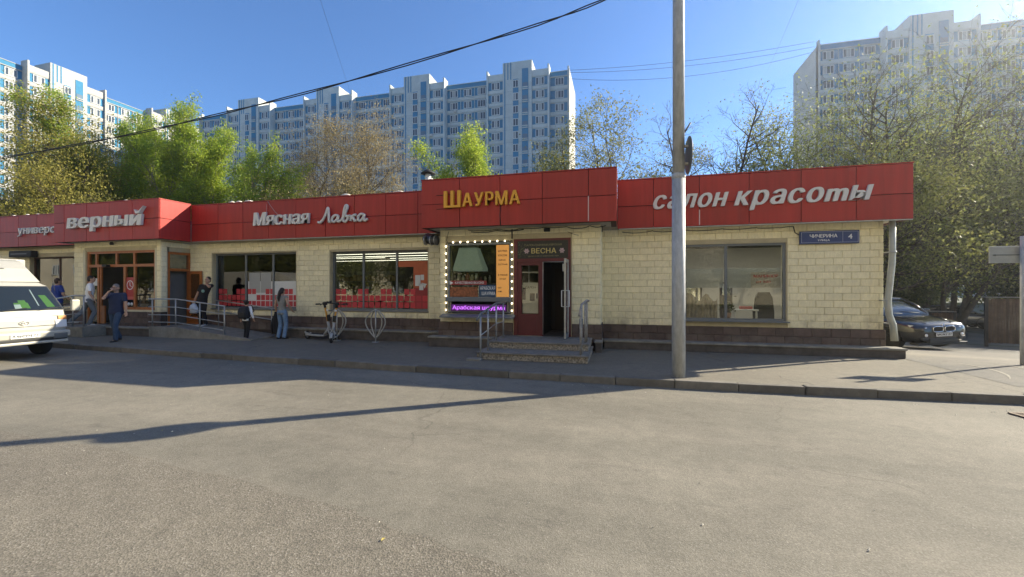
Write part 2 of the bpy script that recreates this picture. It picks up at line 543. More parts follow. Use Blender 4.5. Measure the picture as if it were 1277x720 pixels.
# tyre tracks of dry dust left where cars swing out of the driveway
M_TRACK = mat('track_dust', (0.30, 0.275, 0.22), 0.95, var=0.35, scale=9)
trk = tag(thing('tyre_tracks', None, None), kind='structure')
for x0, bend in ((7.05, 0.5), (7.75, 0.62), (8.45, 0.62), (9.15, 0.6)):
    b = MB(); vs = []
    for i in range(15):
        t = i / 14
        px_ = x0 + 0.35 * math.sin(t * 2.4) * bend - 0.5 * t * t
        py_ = 11.0 - 1.75 * t + 0.12 * (x0 - 7)
        wd = 0.022 * math.sin(math.pi * (0.1 + 0.8 * t)) + 0.004
        vs += [(px_ - wd, py_, 0.008), (px_ + wd, py_, 0.008)]
    b.add(vs, [(2 * i, 2 * i + 1, 2 * i + 3, 2 * i + 2) for i in range(14)])
    b.build('tyre_track', M_TRACK, trk)

# small litter: pale crumbs, twigs and a few leaves on the road
M_CRUMB = mat('crumbs', (0.5, 0.46, 0.38), 0.9, rnd=0.5, island=True)
b = MB(); rl = random.Random(3)
for i in range(420):
    x, y = (rl.uniform(-10, 8), rl.uniform(1.6, 7.5)) if i % 5 < 3 else (rl.uniform(-10, 8), 7.6 - abs(rl.gauss(0, .25)))
    s = rl.uniform(0.003, 0.010) * (1.6 if rl.random() < 0.08 else 1)
    a = rl.uniform(0, 6.28)
    q = [(x + s * math.cos(a + k * 1.571) * (1 if k % 2 else 0.55), y + s * math.sin(a + k * 1.571) * (1 if k % 2 else 0.55), ZR + 0.006) for k in range(4)]
    b.add(q + [(x, y, ZR + 0.006 + s * 0.6)], [(0, 1, 4), (1, 2, 4), (2, 3, 4), (3, 0, 4)])
tag(b.build('road_crumbs', M_CRUMB), kind='stuff')
M_LEAFDRY = mat('dry_leaf', (0.30, 0.24, 0.05), 0.7)
for i, (x, y, a) in enumerate(((-1.62, 2.02, 0.4), (-1.56, 2.55, 1.3), (-5.35, 3.85, 2.2))):
    b = MB(); s = 0.022
    b.M = Matrix.Translation((x, y, ZR + 0.012)) @ Matrix.Rotation(a, 4, 'Z')
    b.add([(-s, 0, 0), (0, -s * .5, 0.006), (s, 0, 0), (0, s * .5, 0.008), (0, 0, -0.002)], [(0, 1, 4), (1, 2, 4), (2, 3, 4), (3, 0, 4)])
    o = b.build('fallen_leaf', M_LEAFDRY)
    tag(o, ('tiny yellow leaf nearest the bottom edge of the photo', 'tiny yellow leaf on the seam of the coarse asphalt', 'tiny pale leaf beside the long pole shadow on the left')[i], 'leaf', 'leaves fallen on the road')

# storm drain grate at the right
M_IRON = mat('cast_iron', (0.16, 0.12, 0.09), 0.6, 0.5, var=0.3, scale=20)
g = thing('drain_grate', 'rusty iron drain grate set in the road below the kerb on the right', 'drain grate', (5.62, 7.12, ZR + 0.002), R(8))
g.scale = (.8, .8, 1)
b = MB()
for s in (-1, 1):
    b.box(-0.45, 0.45, s * 0.27 - 0.02, s * 0.27 + 0.02, 0, 0.018); b.box(s * 0.45 - 0.02, s * 0.45 + 0.02, -0.25, 0.25, 0, 0.0175)
b.build('grate_frame', M_IRON, g, world=False)
b = MB(); b.box(-0.43, 0.43, -0.25, 0.25, 0.0, 0.003)
b.build('grate_pit', mat('pit', (0.01, 0.01, 0.01), 1), g, world=False)
b = MB(); b.box(-0.012, 0.012, -0.25, 0.25, 0.003, 0.016)
bar = b.mesh('grate_bar', M_IRON)
for i in range(13): link('grate_bar', bar, g, (-0.39 + i * 0.065, 0, 0))
# ---------------------------------------------------------------- the long single-storey shop building
M_MORTAR = mat('mortar', (0.46, 0.40, 0.26), 0.95, var=0.15, scale=3)
M_TILE = mat('cream_tile', (0.83, 0.75, 0.495), 0.8, var=0.10, scale=7, bump=0.35, bscale=45, rnd=0.055, streak=(4, 4, 1.2))
M_TILEI = mat('cream_tile_far', (0.83, 0.75, 0.495), 0.8, var=0.10, scale=7, bump=0.35, bscale=45, rnd=0.055, island=True, streak=(4, 4, 1.2))
M_CREAM = mat('cream_trim', (0.60, 0.55, 0.38), 0.75, var=0.08, scale=5)
M_PLINTH = mat('brown_tile', (0.105, 0.072, 0.058), 0.8, var=0.25, scale=6, bump=0.4, bscale=40, rnd=0.18)
M_PLMORT = mat('dark_mortar', (0.06, 0.045, 0.038), 0.95)
M_CONC = mat('concrete', (0.24, 0.225, 0.19), 0.9, var=0.3, scale=4, bump=0.4, bscale=30)
M_DCONC = mat('dark_ledge', (0.10, 0.085, 0.072), 0.9, var=0.35, scale=4, bump=0.4, bscale=30)
M_RED = mat('red_panel', (0.37, 0.027, 0.02), 0.45, var=0.16, scale=1.0, streak=(7, 7, .45), rnd=0.10, spec=0.4)
M_REDD = mat('red_joint', (0.035, 0.006, 0.006), 0.8)
M_GREY = mat('grey_frame', (0.15, 0.165, 0.175), 0.5)
M_ORANGE = mat('orange_wood', (0.36, 0.115, 0.025), 0.45, var=0.2, scale=6)
M_MAROON = mat('maroon_door', (0.115, 0.016, 0.018), 0.5, var=0.15, scale=4)
M_DARK = mat('dark', (0.018, 0.017, 0.016), 0.7)
M_STEEL = mat('steel', (0.55, 0.55, 0.55), 0.3, 0.9)
M_WHITE = mat('white_plastic', (0.75, 0.76, 0.76), 0.5)
M_GALV = mat('galvanised', (0.42, 0.42, 0.40), 0.45, 0.6, var=0.15, scale=8)
M_SOFFIT = mat('soffit', (0.30, 0.28, 0.26), 0.8, var=0.2, scale=3)
M_ROOF = mat('roofing', (0.10, 0.10, 0.10), 0.9)
M_INT = mat('interior_wall', (0.15, 0.145, 0.13), 0.9, var=0.15, scale=1)
M_INTF = mat('interior_floor', (0.16, 0.15, 0.14), 0.5)
M_TUBE = mat('fluorescent_tube', (0.9, 0.9, 0.9), 0.5, emit=(1, 0.92, 0.72), estr=1.3)
GLASS = glass_mat('window_glass', (0.84, 0.87, 0.85), ior=1.6)
GLASSB = glass_mat('salon_glass', (0.90, 0.92, 0.91), ior=1.42)

def add_splash(m, z0, z1, col, amt):
    """mud splashed up from the ground, ragged along its top edge"""
    nt = m.node_tree; N, L = nt.nodes, nt.links
    p = N['Principled BSDF']; old = p.inputs['Base Color'].links[0].from_socket
    ge = N.new('ShaderNodeNewGeometry'); sx = N.new('ShaderNodeSeparateXYZ'); L.new(ge.outputs['Position'], sx.inputs[0])
    r = N.new('ShaderNodeMapRange'); r.inputs[1].default_value = z0; r.inputs[2].default_value = z1; r.inputs[3].default_value = 1; r.inputs[4].default_value = 0
    L.new(sx.outputs[2], r.inputs[0])
    n = N.new('ShaderNodeTexNoise'); n.inputs['Scale'].default_value = 2.2; n.inputs['Detail'].default_value = 8; n.inputs['Roughness'].default_value = .7
    L.new(ge.outputs['Position'], n.inputs['Vector'])
    r2 = N.new('ShaderNodeMapRange'); r2.inputs[1].default_value = .42; r2.inputs[2].default_value = .62; L.new(n.outputs[0], r2.inputs[0])
    m1 = N.new('ShaderNodeMath'); m1.operation = 'MULTIPLY'; L.new(r.outputs[0], m1.inputs[0]); L.new(r2.outputs[0], m1.inputs[1])
    m2 = N.new('ShaderNodeMath'); m2.operation = 'MULTIPLY'; m2.inputs[1].default_value = amt; L.new(m1.outputs[0], m2.inputs[0])
    mx = N.new('ShaderNodeMix'); mx.data_type = 'RGBA'; mx.inputs[7].default_value = (*col, 1)
    L.new(m2.outputs[0], mx.inputs[0]); L.new(old, mx.inputs[6]); L.new(mx.outputs[2], p.inputs['Base Color'])
for q in (M_TILE, M_TILEI): add_splash(q, .55, 1.15, (.28, .23, .15), .75)
add_splash(M_PLINTH, .15, .6, (.20, .17, .13), .8)
ZT = 3.20                                        # top of the tiled wall
MY, EY, VY = 11.75, 10.93, 10.75                 # wall planes: main, shawarma entry block, supermarket entrance block
SHOP = thing('shop_building', 'long single-storey cream shop building with red panelled fascia', 'shop building', (-8.0, 17.0, 0))

def wall_grid(mb, x0, x1, y0, y1, z0, z1, holes):
    """wall along X with rectangular holes (x0,x1,z0,z1), cells joined edge to edge"""
    xs = sorted({x0, x1} | {h[0] for h in holes} | {h[1] for h in holes})
    zs = sorted({z0, z1} | {h[2] for h in holes} | {h[3] for h in holes})
    for a, b in zip(xs, xs[1:]):
        for c, d in zip(zs, zs[1:]):
            mx, mz = (a + b) / 2, (c + d) / 2
            if any(h[0] < mx < h[1] and h[2] < mz < h[3] for h in holes): continue
            mb.box(a, b, y0, y1, c, d)

W_R = (1.68, 4.05, 0.78, 2.75)
W_B = (-9.13, -5.66, 0.90, 2.80)
W_A = (-14.0, -10.46, 0.90, 2.83)
W_U = (-23.5, -19.9, 0.95, 2.88)
K_W = (-4.66, -2.81, 0.90, 2.88)
K_D = (-2.73, -1.20, 0.34, 2.93)
V_F = (-18.53, -15.28, 0.34, 2.92)
mb = MB()
wall_grid(mb, -27, -19.13, MY, MY + .3, 0, 3.9, [W_U])
wall_grid(mb, -15.0, -4.88, MY, MY + .3, 0, 3.9, [W_A, W_B])
wall_grid(mb, -0.44, 6.08, MY, MY + .3, 0, 3.9, [W_R])
wall_grid(mb, -4.88, -0.44, EY, EY + .25, 0, 3.3, [K_W, K_D])
wall_grid(mb, -19.13, -15.0, VY, VY + .25, 0, 3.3, [(-18.53, -15.28, 0.0, 2.92)])
mb.box(-0.69, -0.44, EY + .25, MY + .3, 0, 3.3); mb.box(-4.88, -4.63, EY + .25, MY + .3, 0, 3.3)
mb.box(-19.13, -18.88, VY + .25, MY + .3, 0, 3.3)
# right return of the supermarket block with its side door opening
mb.box(-15.25, -15.0, VY + .25, 10.96, 0, 3.3); mb.box(-15.25, -15.0, 10.96, 11.75, 2.88, 3.3)
mb.box(5.78, 6.08, MY + .3, 24, 0, 3.9); mb.box(-27, -26.7, MY + .3, 24, 0, 3.9); mb.box(-26.7, 5.78, 23.7, 24, 0, 3.9)
mb.build('wall', M_MORTAR, SHOP)
mb = MB(); mb.box(-27.2, 6.3, 11.8, 24.1, 3.9, 4.05); mb.build('roof', M_ROOF, SHOP)

# rough-faced cream tiles in running bond
def tile_mesh(m):
    b = MB()
    i = 0.035
    vs = [(-.5, 0, -.5), (.5, 0, -.5), (.5, 0, .5), (-.5, 0, .5), (-.5 + i, -1, -.5 + 2 * i), (.5 - i, -1, -.5 + 2 * i), (.5 - i, -1, .5 - 2 * i), (-.5 + i, -1, .5 - 2 * i)]
    b.add(vs, [(4, 5, 6, 7), (0, 1, 5, 4), (1, 2, 6, 5), (2, 3, 7, 6), (3, 0, 4, 7)])
    return b
TW, TH, TJ = 0.375, 0.1715, 0.005
def tile_cells(x0, x1, z0, z1, holes, tw=TW, th=TH, phase=0.0):
    out = []
    n = max(1, round((z1 - z0) / th)); th = (z1 - z0) / n
    for r in range(n):
        za, zb = z0 + r * th, z0 + (r + 1) * th
        spans = [(x0, x1)]
        for h in holes:
            if h[2] < zb - 0.02 and h[3] > za + 0.02:
                ns = []
                for a, b in spans:
                    if h[1] <= a or h[0] >= b: ns.append((a, b)); continue
                    if h[0] > a: ns.append((a, h[0]))
                    if h[1] < b: ns.append((h[1], b))
                spans = ns
        for a, b in spans:
            xs = [a]
            k = math.ceil((a - phase - (r % 2) * tw / 2) / tw)
            while True:
                xx = phase + (r % 2) * tw / 2 + k * tw; k += 1
                if xx >= b - 0.03: break
                if xx > a + 0.03: xs.append(xx)
            xs.append(b)
            out += [(p, q, za, zb) for p, q in zip(xs, xs[1:]) if q - p > 0.02]
    return out
rt = random.Random(11)
def put_tiles(cells, y, me, mb_rest, name, limit):
    for k, (a, b, c, d) in enumerate(cells):
        dp = 0.014 + rt.uniform(-0.003, 0.004)
        if limit[0] > 0:
            link(name, me, SHOP, Vector(((a + b) / 2, y, (c + d) / 2)) + off(SHOP), (0, 0, 0), (b - a - TJ, dp, d - c - TJ)); limit[0] -= 1
        else:
            mb_rest.M = Matrix.Translation(((a + b) / 2, y, (c + d) / 2)) @ Matrix.Diagonal((b - a - TJ, dp, d - c - TJ, 1))
            t = tile_mesh(None); mb_rest.add(t.v, t.f)
TME = tile_mesh(None).mesh('wall_tile', M_TILE)
rest = MB(); lim = [300]
def grow(h, g=0.05): return (h[0] - g, h[1] + g, h[2] - g, h[3] + g)
put_tiles(tile_cells(-0.44, 6.08, 0.62, ZT, [grow(W_R, .03)]), MY, TME, rest, 'wall_tile', lim)
put_tiles(tile_cells(-4.88, -0.44, 0.67, ZT + .04, [grow(K_W, .06), (K_D[0] - .03, K_D[1] + .03, 0, K_D[3] + .03)]), EY, TME, rest, 'wall_tile', lim)
put_tiles(tile_cells(-10.4, -4.88, 0.67, ZT, [grow(W_B, .03), grow(W_A, .03)]), MY, TME, rest, 'wall_tile', lim)
put_tiles(tile_cells(-15.0, -10.4, 0.67, ZT, [grow(W_A, .03)]), MY, TME, rest, 'wall_tile', lim)
put_tiles(tile_cells(-19.13, -15.0, 0.80, ZT + .04, [(V_F[0] - .10, V_F[1] + .10, 0, 3.0)]), VY, TME, rest, 'wall_tile', lim)
put_tiles(tile_cells(-27, -19.13, 0.72, ZT, [grow(W_U, .03)]), MY, TME, rest, 'wall_tile', lim)
rest.M = None
# the side faces: entry block returns and the supermarket's door return, right end of the building
for (yy0, yy1, xx, zz0, holes) in ((EY, MY, -0.44, .67, []), (VY, MY, -15.0, .80, [(10.93, 11.75, 0, 2.91)]), (MY, 24, 6.08, .62, [])):
    for (a, b, c, d) in tile_cells(yy0, yy1, zz0, ZT, holes):
        rest.M = Matrix.Translation((xx, (a + b) / 2, (c + d) / 2)) @ Matrix.Rotation(R(90), 4, 'Z') @ Matrix.Diagonal((b - a - TJ, 0.014, d - c - TJ, 1))
        t = tile_mesh(None); rest.add(t.v, t.f)
rest.M = None
tag(rest.build('wall_tiles_field', M_TILEI, SHOP), kind='stuff')

# brown plinth tiles
PME = tile_mesh(None).mesh('plinth_tile', M_PLINTH)
mb = MB(); lim2 = [300]; rest2 = MB()
mb.box(-0.44, 6.12, MY - .03, MY, 0, .62); mb.box(-4.92, -2.76, EY - .03, EY, 0, .67); mb.box(-1.17, -0.40, EY - .03, EY, 0, .67)
mb.box(-0.44, -0.41, EY, MY - .03, 0, .67)
mb.box(-15.0, -4.92, MY - .03, MY, 0, .67); mb.box(-15.25, -14.97, VY - .03, VY, 0, .80); mb.box(-17.0, -15.25, VY - .03, VY, 0, .80)
mb.box(-19.16, -18.53, VY - .03, VY, 0, .80); mb.box(-27, -19.16, MY - .03, MY, 0, .72); mb.box(-15.0, -14.97, VY, 10.93, 0, .8)
mb.build('plinth', M_PLMORT, SHOP)
for (x0, x1, z1, yy) in ((-0.44, 6.12, .62, MY), (-4.92, -2.76, .67, EY), (-1.17, -.40, .67, EY), (-15, -4.92, .67, MY), (-17.0, -14.97, .80, VY), (-19.16, -18.53, .8, VY)):
    put_tiles(tile_cells(x0, x1, 0.2, z1, [], 0.40, 0.21), yy - .03, PME, rest2, 'plinth_tile', lim2)
# low ledge running along the foot of the wall
def ledge(x0, x1, yf, yb, z, name='ledge'):
    b = MB(); b.rbox(x0, x1, yf + .03, yb, 0, z - .05, .012); b.rbox(x0 - .02, x1 + .02, yf, yb, z - .05, z, .012, 1)
    b.build(name, [M_DCONC, M_CONC], SHOP)
ledge(-0.36, 6.32, 11.33, MY - .032, .235); ledge(-5.08, -3.25, 10.56, EY - .032, .29); ledge(-0.56, -0.40, 10.56, 11.31, .29)
ledge(-11.0, -5.10, 11.36, MY - .032, .32); ledge(-17.35, -15.05, 10.38, VY - .032, .30)

# fascia: dark backing, red cassettes with open joints, metal cap
def fascia(x0, x1, y, ztop, zbot, seams, zm, side=None):
    b = MB(); b.box(x0 + .01, x1 - .01, y + .02, y + .16, zbot + .005, ztop - .01); b.build('fascia_frame', M_REDD, SHOP)
    xs = [x0] + [s for s in seams if x0 + .1 < s < x1 - .1] + [x1]
    for a, c in zip(xs, xs[1:]):
        for z0, z1 in ((zbot, zm), (zm, ztop)):
            q = MB(); j = 0.007
            q.rbox(a + j, c - j, y, y + .022, z0 + j, z1 - j, .005)
            o_ = q.build('fascia_panel', M_RED, SHOP, loc=off(SHOP) + Vector((0, rt.uniform(-.003, .003), rt.uniform(-.003, .003))))
    q = MB(); q.box(x0 - .01, x1 + .01, y - .012, y + .2, ztop, ztop + .025); q.build('fascia_cap', M_RED, SHOP)
fascia(-0.025, 6.51, 11.45, 4.46, 3.19, [.89, 2.0, 3.14, 4.27, 5.40], 3.77)
fascia(-5.19, -0.04, 10.40, 4.53, 3.235, [-4.09, -2.97, -1.86, -.71], 3.87)
fascia(-14.585, -5.20, 11.45, 4.51, 3.25, [-13.4, -12.34, -11.28, -10.2, -9.08, -8.02, -6.92, -5.84], 3.84)
fascia(-19.55, -14.60, 10.40, 4.55, 3.24, [-19.03, -17.93, -16.85, -15.78], 3.92)
fascia(-27.2, -19.56, 11.45, 4.54, 3.29, [-26.0, -24.7, -23.58, -22.49], 3.89)
def fascia_side(x, y0, y1, ztop, zbot, zm, sgn):
    b = MB(); b.box(min(x, x - sgn * .13), max(x, x - sgn * .13) - (.0), y0 + .17, y1, zbot + .005, ztop - .01)
    b.build('fascia_frame', M_REDD, SHOP)
    n = max(1, round((y1 - y0) / 1.15))
    for i in range(n):
        for z0, z1 in ((zbot, zm), (zm, ztop)):
            q = MB(); a, c = y0 + (y1 - y0) * i / n, y0 + (y1 - y0) * (i + 1) / n
            q.rbox(min(x, x + sgn * .022), max(x, x + sgn * .022), a + (.024 if i == 0 else .006), c - .006, z0 + .007, z1 - .007, .005); q.build('fascia_panel', M_RED, SHOP)
    q = MB(); q.box(min(x - sgn * .15, x + sgn * .03), max(x - sgn * .15, x + sgn * .03), y0 + .2, y1, ztop - .001, ztop + .024); q.build('fascia_cap', M_RED, SHOP)
fascia_side(6.50, 11.45, 24.2, 4.46, 3.19, 3.77, 1)
fascia_side(-0.05, 10.40, 11.44, 4.53, 3.235, 3.87, 1)
fascia_side(-5.18, 10.40, 11.44, 4.53, 3.235, 3.87, -1)
fascia_side(-14.61, 10.40, 11.44, 4.55, 3.24, 3.92, 1)
fascia_side(-19.54, 10.40, 11.44, 4.55, 3.24, 3.92, -1)
mb = MB()
for (x0, x1, y0, y1, z) in ((0.0, 6.5, 11.47, 11.76, 3.20), (-5.17, -.06, 10.43, 11.46, 3.242), (-14.6, -5.2, 11.47, 11.76, 3.255), (-19.52, -14.62, 10.43, 11.46, 3.25), (-27, -19.56, 11.47, 11.76, 3.295)):
    mb.box(x0, x1, y0, y1, z, z + .03)
mb.box(6.09, 6.49, 11.77, 24.1, 3.205, 3.235)
mb.build('soffit', M_SOFFIT, SHOP)
# edge strip of bare metal hanging under the panels
for a_ in ((0.02, 6.5, 11.44, 11.462, 3.165, 3.186), (-14.5, -5.22, 11.44, 11.462, 3.228, 3.247)):
    mb = MB(); mb.box(*a_); mb.build('drip_edge', M_GALV, SHOP)
# pale run-off streaks on two joints
M_STREAK = mat('pale_sealant', (0.62, 0.50, 0.48), 0.7)
for a_ in ((-.722, -.700, 10.385, 10.402, 3.26, 3.87), (2.0 - .012, 2.0 + .012, 11.436, 11.452, 3.22, 3.60)):
    mb = MB(); mb.box(*a_); mb.build('joint_sealant', M_STREAK, SHOP)
# white filler lumps and bent flashing along the roof edge
M_FOAM = mat('roof_foam', (0.7, 0.68, 0.62), 0.9)
for x in (-24.0, -23.2, -22.6, -20.5, -18.7, -17.6, -16.2, -15.9, -12.9, -12.2, -12.6, -6.55, -4.95, -8.4):
    y = 10.5 if (-19.5 < x < -14.6 or -5.2 < x < 0) else 11.55
    mb = MB(); mb.M = Matrix.Translation((x, y, 4.56)) @ Matrix.Diagonal((rt.uniform(.07, .2), .09, rt.uniform(.04, .07), 1))
    mb.lathe([(.05, -.6), (.85, -.3), (1, .1), (.6, .6), (.05, .9)], 7)
    mb.build('flashing_lump', M_FOAM, SHOP)

# ---- windows -----------------------------------------------------------
def window(name, win, y, mulls, m=M_GREY, g=GLASS, f=0.055, dep=0.07, sill=True, trans=None, reveal=None):
    x0, x1, z0, z1 = win
    fo = MB()
    fo.box(x0, x1, y, y + dep, z0, z0 + f); fo.box(x0, x1, y, y + dep, z1 - f, z1)
    fo.box(x0, x0 + f, y, y + dep, z0 + f, z1 - f); fo.box(x1 - f, x1, y, y + dep, z0 + f, z1 - f)
    o = fo.build(name, m, SHOP)
    def sub(nm, q, mm):
        p = q.build(nm, mm); p.parent = o; p.location = (0, 0, 0); return p
    xs = [x0 + f] + list(mulls) + [x1 - f]
    for q in mulls:
        b = MB(); b.box(q - .03, q + .03, y + .005, y + dep - .005, z0 + f, z1 - f); sub('mullion', b, m)
    for i, (a, c) in enumerate(zip(xs, xs[1:])):
        b = MB(); b.box(a + (.03 if i else 0), c - (.03 if i < len(xs) - 2 else 0), y + .03, y + .036, z0 + f, z1 - f); sub('pane', b, g)
    if sill:
        b = MB(); b.box(x0 - .04, x1 + .04, y - .17, y - .002, z0 - .03, z0 - .002); sub('sill', b, m)
    return o
window('window', W_R, MY + .03, [2.69], g=GLASSB)
window('window', W_B, MY + .13, [-7.99, -6.79])
window('window', W_A, MY + .13, [-12.68, -11.52])
window('window', W_U, MY + .13, [-22.0], m=mat('brown_frame', (0.10, 0.05, 0.03), 0.6))

# interiors: one open sales room behind windows A/B, a salon, a kiosk, the supermarket porch
mb = MB()
def room(x0, x1, y0, y1, z1=3.1):
    mb.box(x0, x1, y1, y1 + .05, 0.1, z1); mb.box(x0 - .05, x0, y0, y1, .1, z1); mb.box(x1, x1 + .05, y0, y1, .1, z1)
    ceil.box(x0, x1, y0, y1, z1 + .001, z1 + .05)
ceil = MB()
room(-14.9, -5.0, 12.06, 19.0, 3.1)
room(-18.8, -15.3, 11.02, 17.5, 3.05); room(-26.6, -19.2, 12.06, 16, 3.1)
mb.build('interior_wall', M_INT, SHOP)
mb = MB(); room(-0.3, 5.7, 12.06, 15.4, 2.95); mb.build('salon_wall', mat('salon_wall', (.72, .70, .64), .85, var=.06, scale=1), SHOP)
ceil.build('ceiling', mat('interior_ceiling', (.05, .05, .048), .9), SHOP)
mb = MB(); mb.box(-26.6, 5.7, 12.06, 20, .02, .12); mb.box(-4.6, -.7, 11.2, 12.05, .25, .33); mb.box(-18.8, -15.3, 11.01, 12.05, .25, .335); mb.build('floor', M_INTF, SHOP)
for (x0, x1, y, z, tilt) in ((-14.6, -5.4, 13.2, 2.83, 0), (-14.6, -5.4, 14.2, 2.83, 0), (-14.6, -9.6, 15.6, 2.88, .03), (-9.4, -5.4, 15.9, 2.88, -.03), (-14.6, -5.4, 17.6, 2.92, .02)):
    b = MB(); b.tube([(x0, y, z), (x1, y + tilt * 8, z + tilt)], .011, 6); b.build('ceiling_lamp_or_fill', M_TUBE, SHOP)
b = MB(); b.tube([(-17.9, 13, 2.8), (-16.2, 13, 2.8)], .03, 6); b.build('ceiling_lamp_or_fill', M_TUBE, SHOP)
# shelves with goods inside the butcher's and grocery
M_GOODS = mat('goods', (0.24, 0.17, 0.10), 0.7, rnd=0.75, island=True)
M_SHELF = mat('shelf', (0.18, 0.18, 0.17), 0.6)
for sx0, sx1, sy in ((-14.4, -11.6, 14.6), (-11.0, -8.3, 14.8), (-7.9, -5.5, 15.0)):
    s = thing('display_shelf', {-14.4: 'stocked display shelf deep behind the shop window by the ramp', -11.0: 'stocked display shelf in the middle of the sales room behind glass', -7.9: 'stocked display shelf deep behind the window with orange poster'}[sx0], 'shelf', ((sx0 + sx1) / 2, sy, .12), group='shelves inside the meat shop')
    b = MB(); gd = MB()
    for k in range(5):
        z = .35 + k * .38; b.box(sx0, sx1, sy - .2, sy + .2, z, z + .03)
        x = sx0 + .05
        while x < sx1 - .2:
            wd = rt.uniform(.08, .22)
            gd.box(x, x + wd - .02, sy - .17, sy + .1, z + .031, z + .031 + rt.uniform(.12, .30)); x += wd
    b.box(sx0, sx1, sy + .2, sy + .23, .12, 2.3)
    b.build('shelf_rack', M_SHELF, s); gd.build('goods', M_GOODS, s)

# red square film pattern stuck inside the panes
M_REDF = mat('red_film', (0.50, 0.035, 0.045), 0.5, rnd=0.12)
M_WHF = mat('white_film', (0.62, 0.63, 0.62), 0.6)
sq = MB(); sq.box(-.5, .5, 0, .003, -.5, .5); sqm = sq.mesh('film_square', M_REDF)
def squares(x0, x1, cols, rows, z0, y, skip, sz):
    dx = (x1 - x0) / cols
    for r in range(rows):
        for c_ in range(cols):
            if skip(r, c_): continue
            link('film_square', sqm, SHOP, Vector((x0 + (c_ + .5) * dx, y, z0 + (r + .5) * sz)) + off(SHOP), (0, 0, 0), (dx * .84, 1, sz * .86))
rs = random.Random(5)
pairs = lambda r, c_: r == 2 and (c_ // 2) % 2 == 1
squares(-9.05, -5.72, 16, 3, .97, MY + .152, lambda r, c_: r == 2 and (c_ % 4) > 1, .21)
squares(-13.9, -12.72, 6, 3, .97, MY + .152, lambda r, c_: r == 2 and (c_ % 4) > 1, .21)
squares(-12.63, -10.52, 11, 3, .97, MY + .152, lambda r, c_: (r == 2 and (c_ % 4) > 1) or (r < 2 and c_ in (0, 1) and r == 1), .21)
b = MB(); b.box(-12.6, -11.56, MY + .1565, MY + .1588, .97, 1.85); b.box(-11.48, -10.54, MY + .1565, MY + .1588, .97, 1.85); b.build('white_film', M_WHF, SHOP)
b = MB(); b.box(-12.55, -12.08, MY + .1545, MY + .1560, 1.45, 2.15); b.box(-12.06, -11.62, MY + .1545, MY + .1560, 1.45, 2.15); b.build('grey_film', mat('grey_film', (.34, .35, .34), .6), SHOP)
M_ORP = mat('orange_poster', (0.44, 0.105, 0.035), 0.6, var=.12, scale=3)
b = MB(); b.box(-6.75, -5.74, MY + .1545, MY + .1560, 2.28, 2.46); b.box(-6.22, -5.74, MY + .1548, MY + .1562, 1.62, 2.278)
b.build('poster', M_ORP, SHOP)
b = MB(); b.box(-6.22, -5.74, MY + .1548, MY + .1562, .97, 1.618); b.build('poster', mat('red_poster', (0.30, 0.03, 0.03), .6), SHOP)
b = MB(); b.box(-6.16, -5.98, MY + .150, MY + .153, 1.68, 2.02); b.box(-5.97, -5.86, MY + .150, MY + .153, 1.86, 2.03)
b.box(-6.02, -5.88, MY + .150, MY + .153, 1.55, 1.75); b.prism([(-5.95, 1.78), (-5.76, 1.74), (-5.8, 1.69), (-5.84, 1.6), (-5.88, 1.7)], MY + .150, MY + .153, 'Y')
b.build('sticker', M_WHF, SHOP)
# ---------------------------------------------------------------- kiosk window of the shawarma stall
kx0, kx1 = -4.66, -2.81
fr = MB()
fr.box(kx0, kx0 + .05, EY + .02, EY + .10, .93, 2.86); fr.box(kx1 - .05, kx1, EY + .02, EY + .10, .93, 2.86); fr.box(kx0 + .05, kx1 - .05, EY + .02, EY + .10, 2.81, 2.86)
fr.box(kx0 + .05, kx1 - .05, EY + .02, EY + .10, .93, .97)
kw = fr.build('kiosk_window', M_GREY, SHOP)
def sub(p, name, q, m):
    o = q.build(name, m); o.parent = p; return o
q = MB(); q.box(kx0 + .05, kx1 - .05, EY + .05, EY + .056, 1.36, 2.81); sub(kw, 'pane', q, GLASS)
q = MB(); q.rbox(kx0 - .01, kx1 + .01, EY - .12, EY + .12, 1.24, 1.36, .015); sub(kw, 'counter', q, M_GREY)
q = MB(); q.prism([(-.25, .80), (.02, .84), (.02, .90), (-.25, .83)], kx0 - .14, kx1 + .12, 'X'); q2 = MB()
for v in q.v: q2.v.append((v[0], v[1] + EY, v[2]))
q2.f, q2.m, q2.sm = q.f, q.m, q.sm
sub(kw, 'sill', q2, M_GREY)
q = MB(); q.box(kx0 + .08, kx0 + .1, EY, EY + .03, .97, 1.23); q.box(kx1 - .1, kx1 - .08, EY, EY + .03, .97, 1.23); sub(kw, 'post', q, M_STEEL)
# inside: extractor hood, shelf with jars, dark back
q = MB(); q.box(-4.62, -2.85, EY + .9, EY + .93, .35, 3.1); q.box(-2.88, -2.85, EY + .27, EY + .9, .35, 3.1); q.box(-4.63, -4.6, EY + .27, EY + .9, .35, 3.1); q.box(-4.62, -2.85, EY + .26, EY + .9, 3.1, 3.12)
q.build('kiosk_back_wall', M_DARK, SHOP)
hood = thing('extractor_hood', 'grey-green trapezoid extractor hood hanging in the shawarma window', 'extractor hood', (-4.1, EY + .45, 2.1))
b = MB()
def rect(cx, cy, hx, hy, z): return [(cx - hx, cy - hy, z), (cx + hx, cy - hy, z), (cx + hx, cy + hy, z), (cx - hx, cy + hy, z)]
b.loft([rect(-4.12, EY + .42, .44, .25, 2.10), rect(-4.12, EY + .42, .44, .25, 2.17), rect(-4.15, EY + .42, .27, .17, 2.72), rect(-4.15, EY + .42, .27, .17, 2.76)], smooth=False)
b.build('hood_body', mat('hood_steel_glow', (.33, .40, .33), .5, var=.12, scale=3, emit=(.33, .42, .33), estr=.10), hood)  # steel given a faint glow of its own, though no lamp
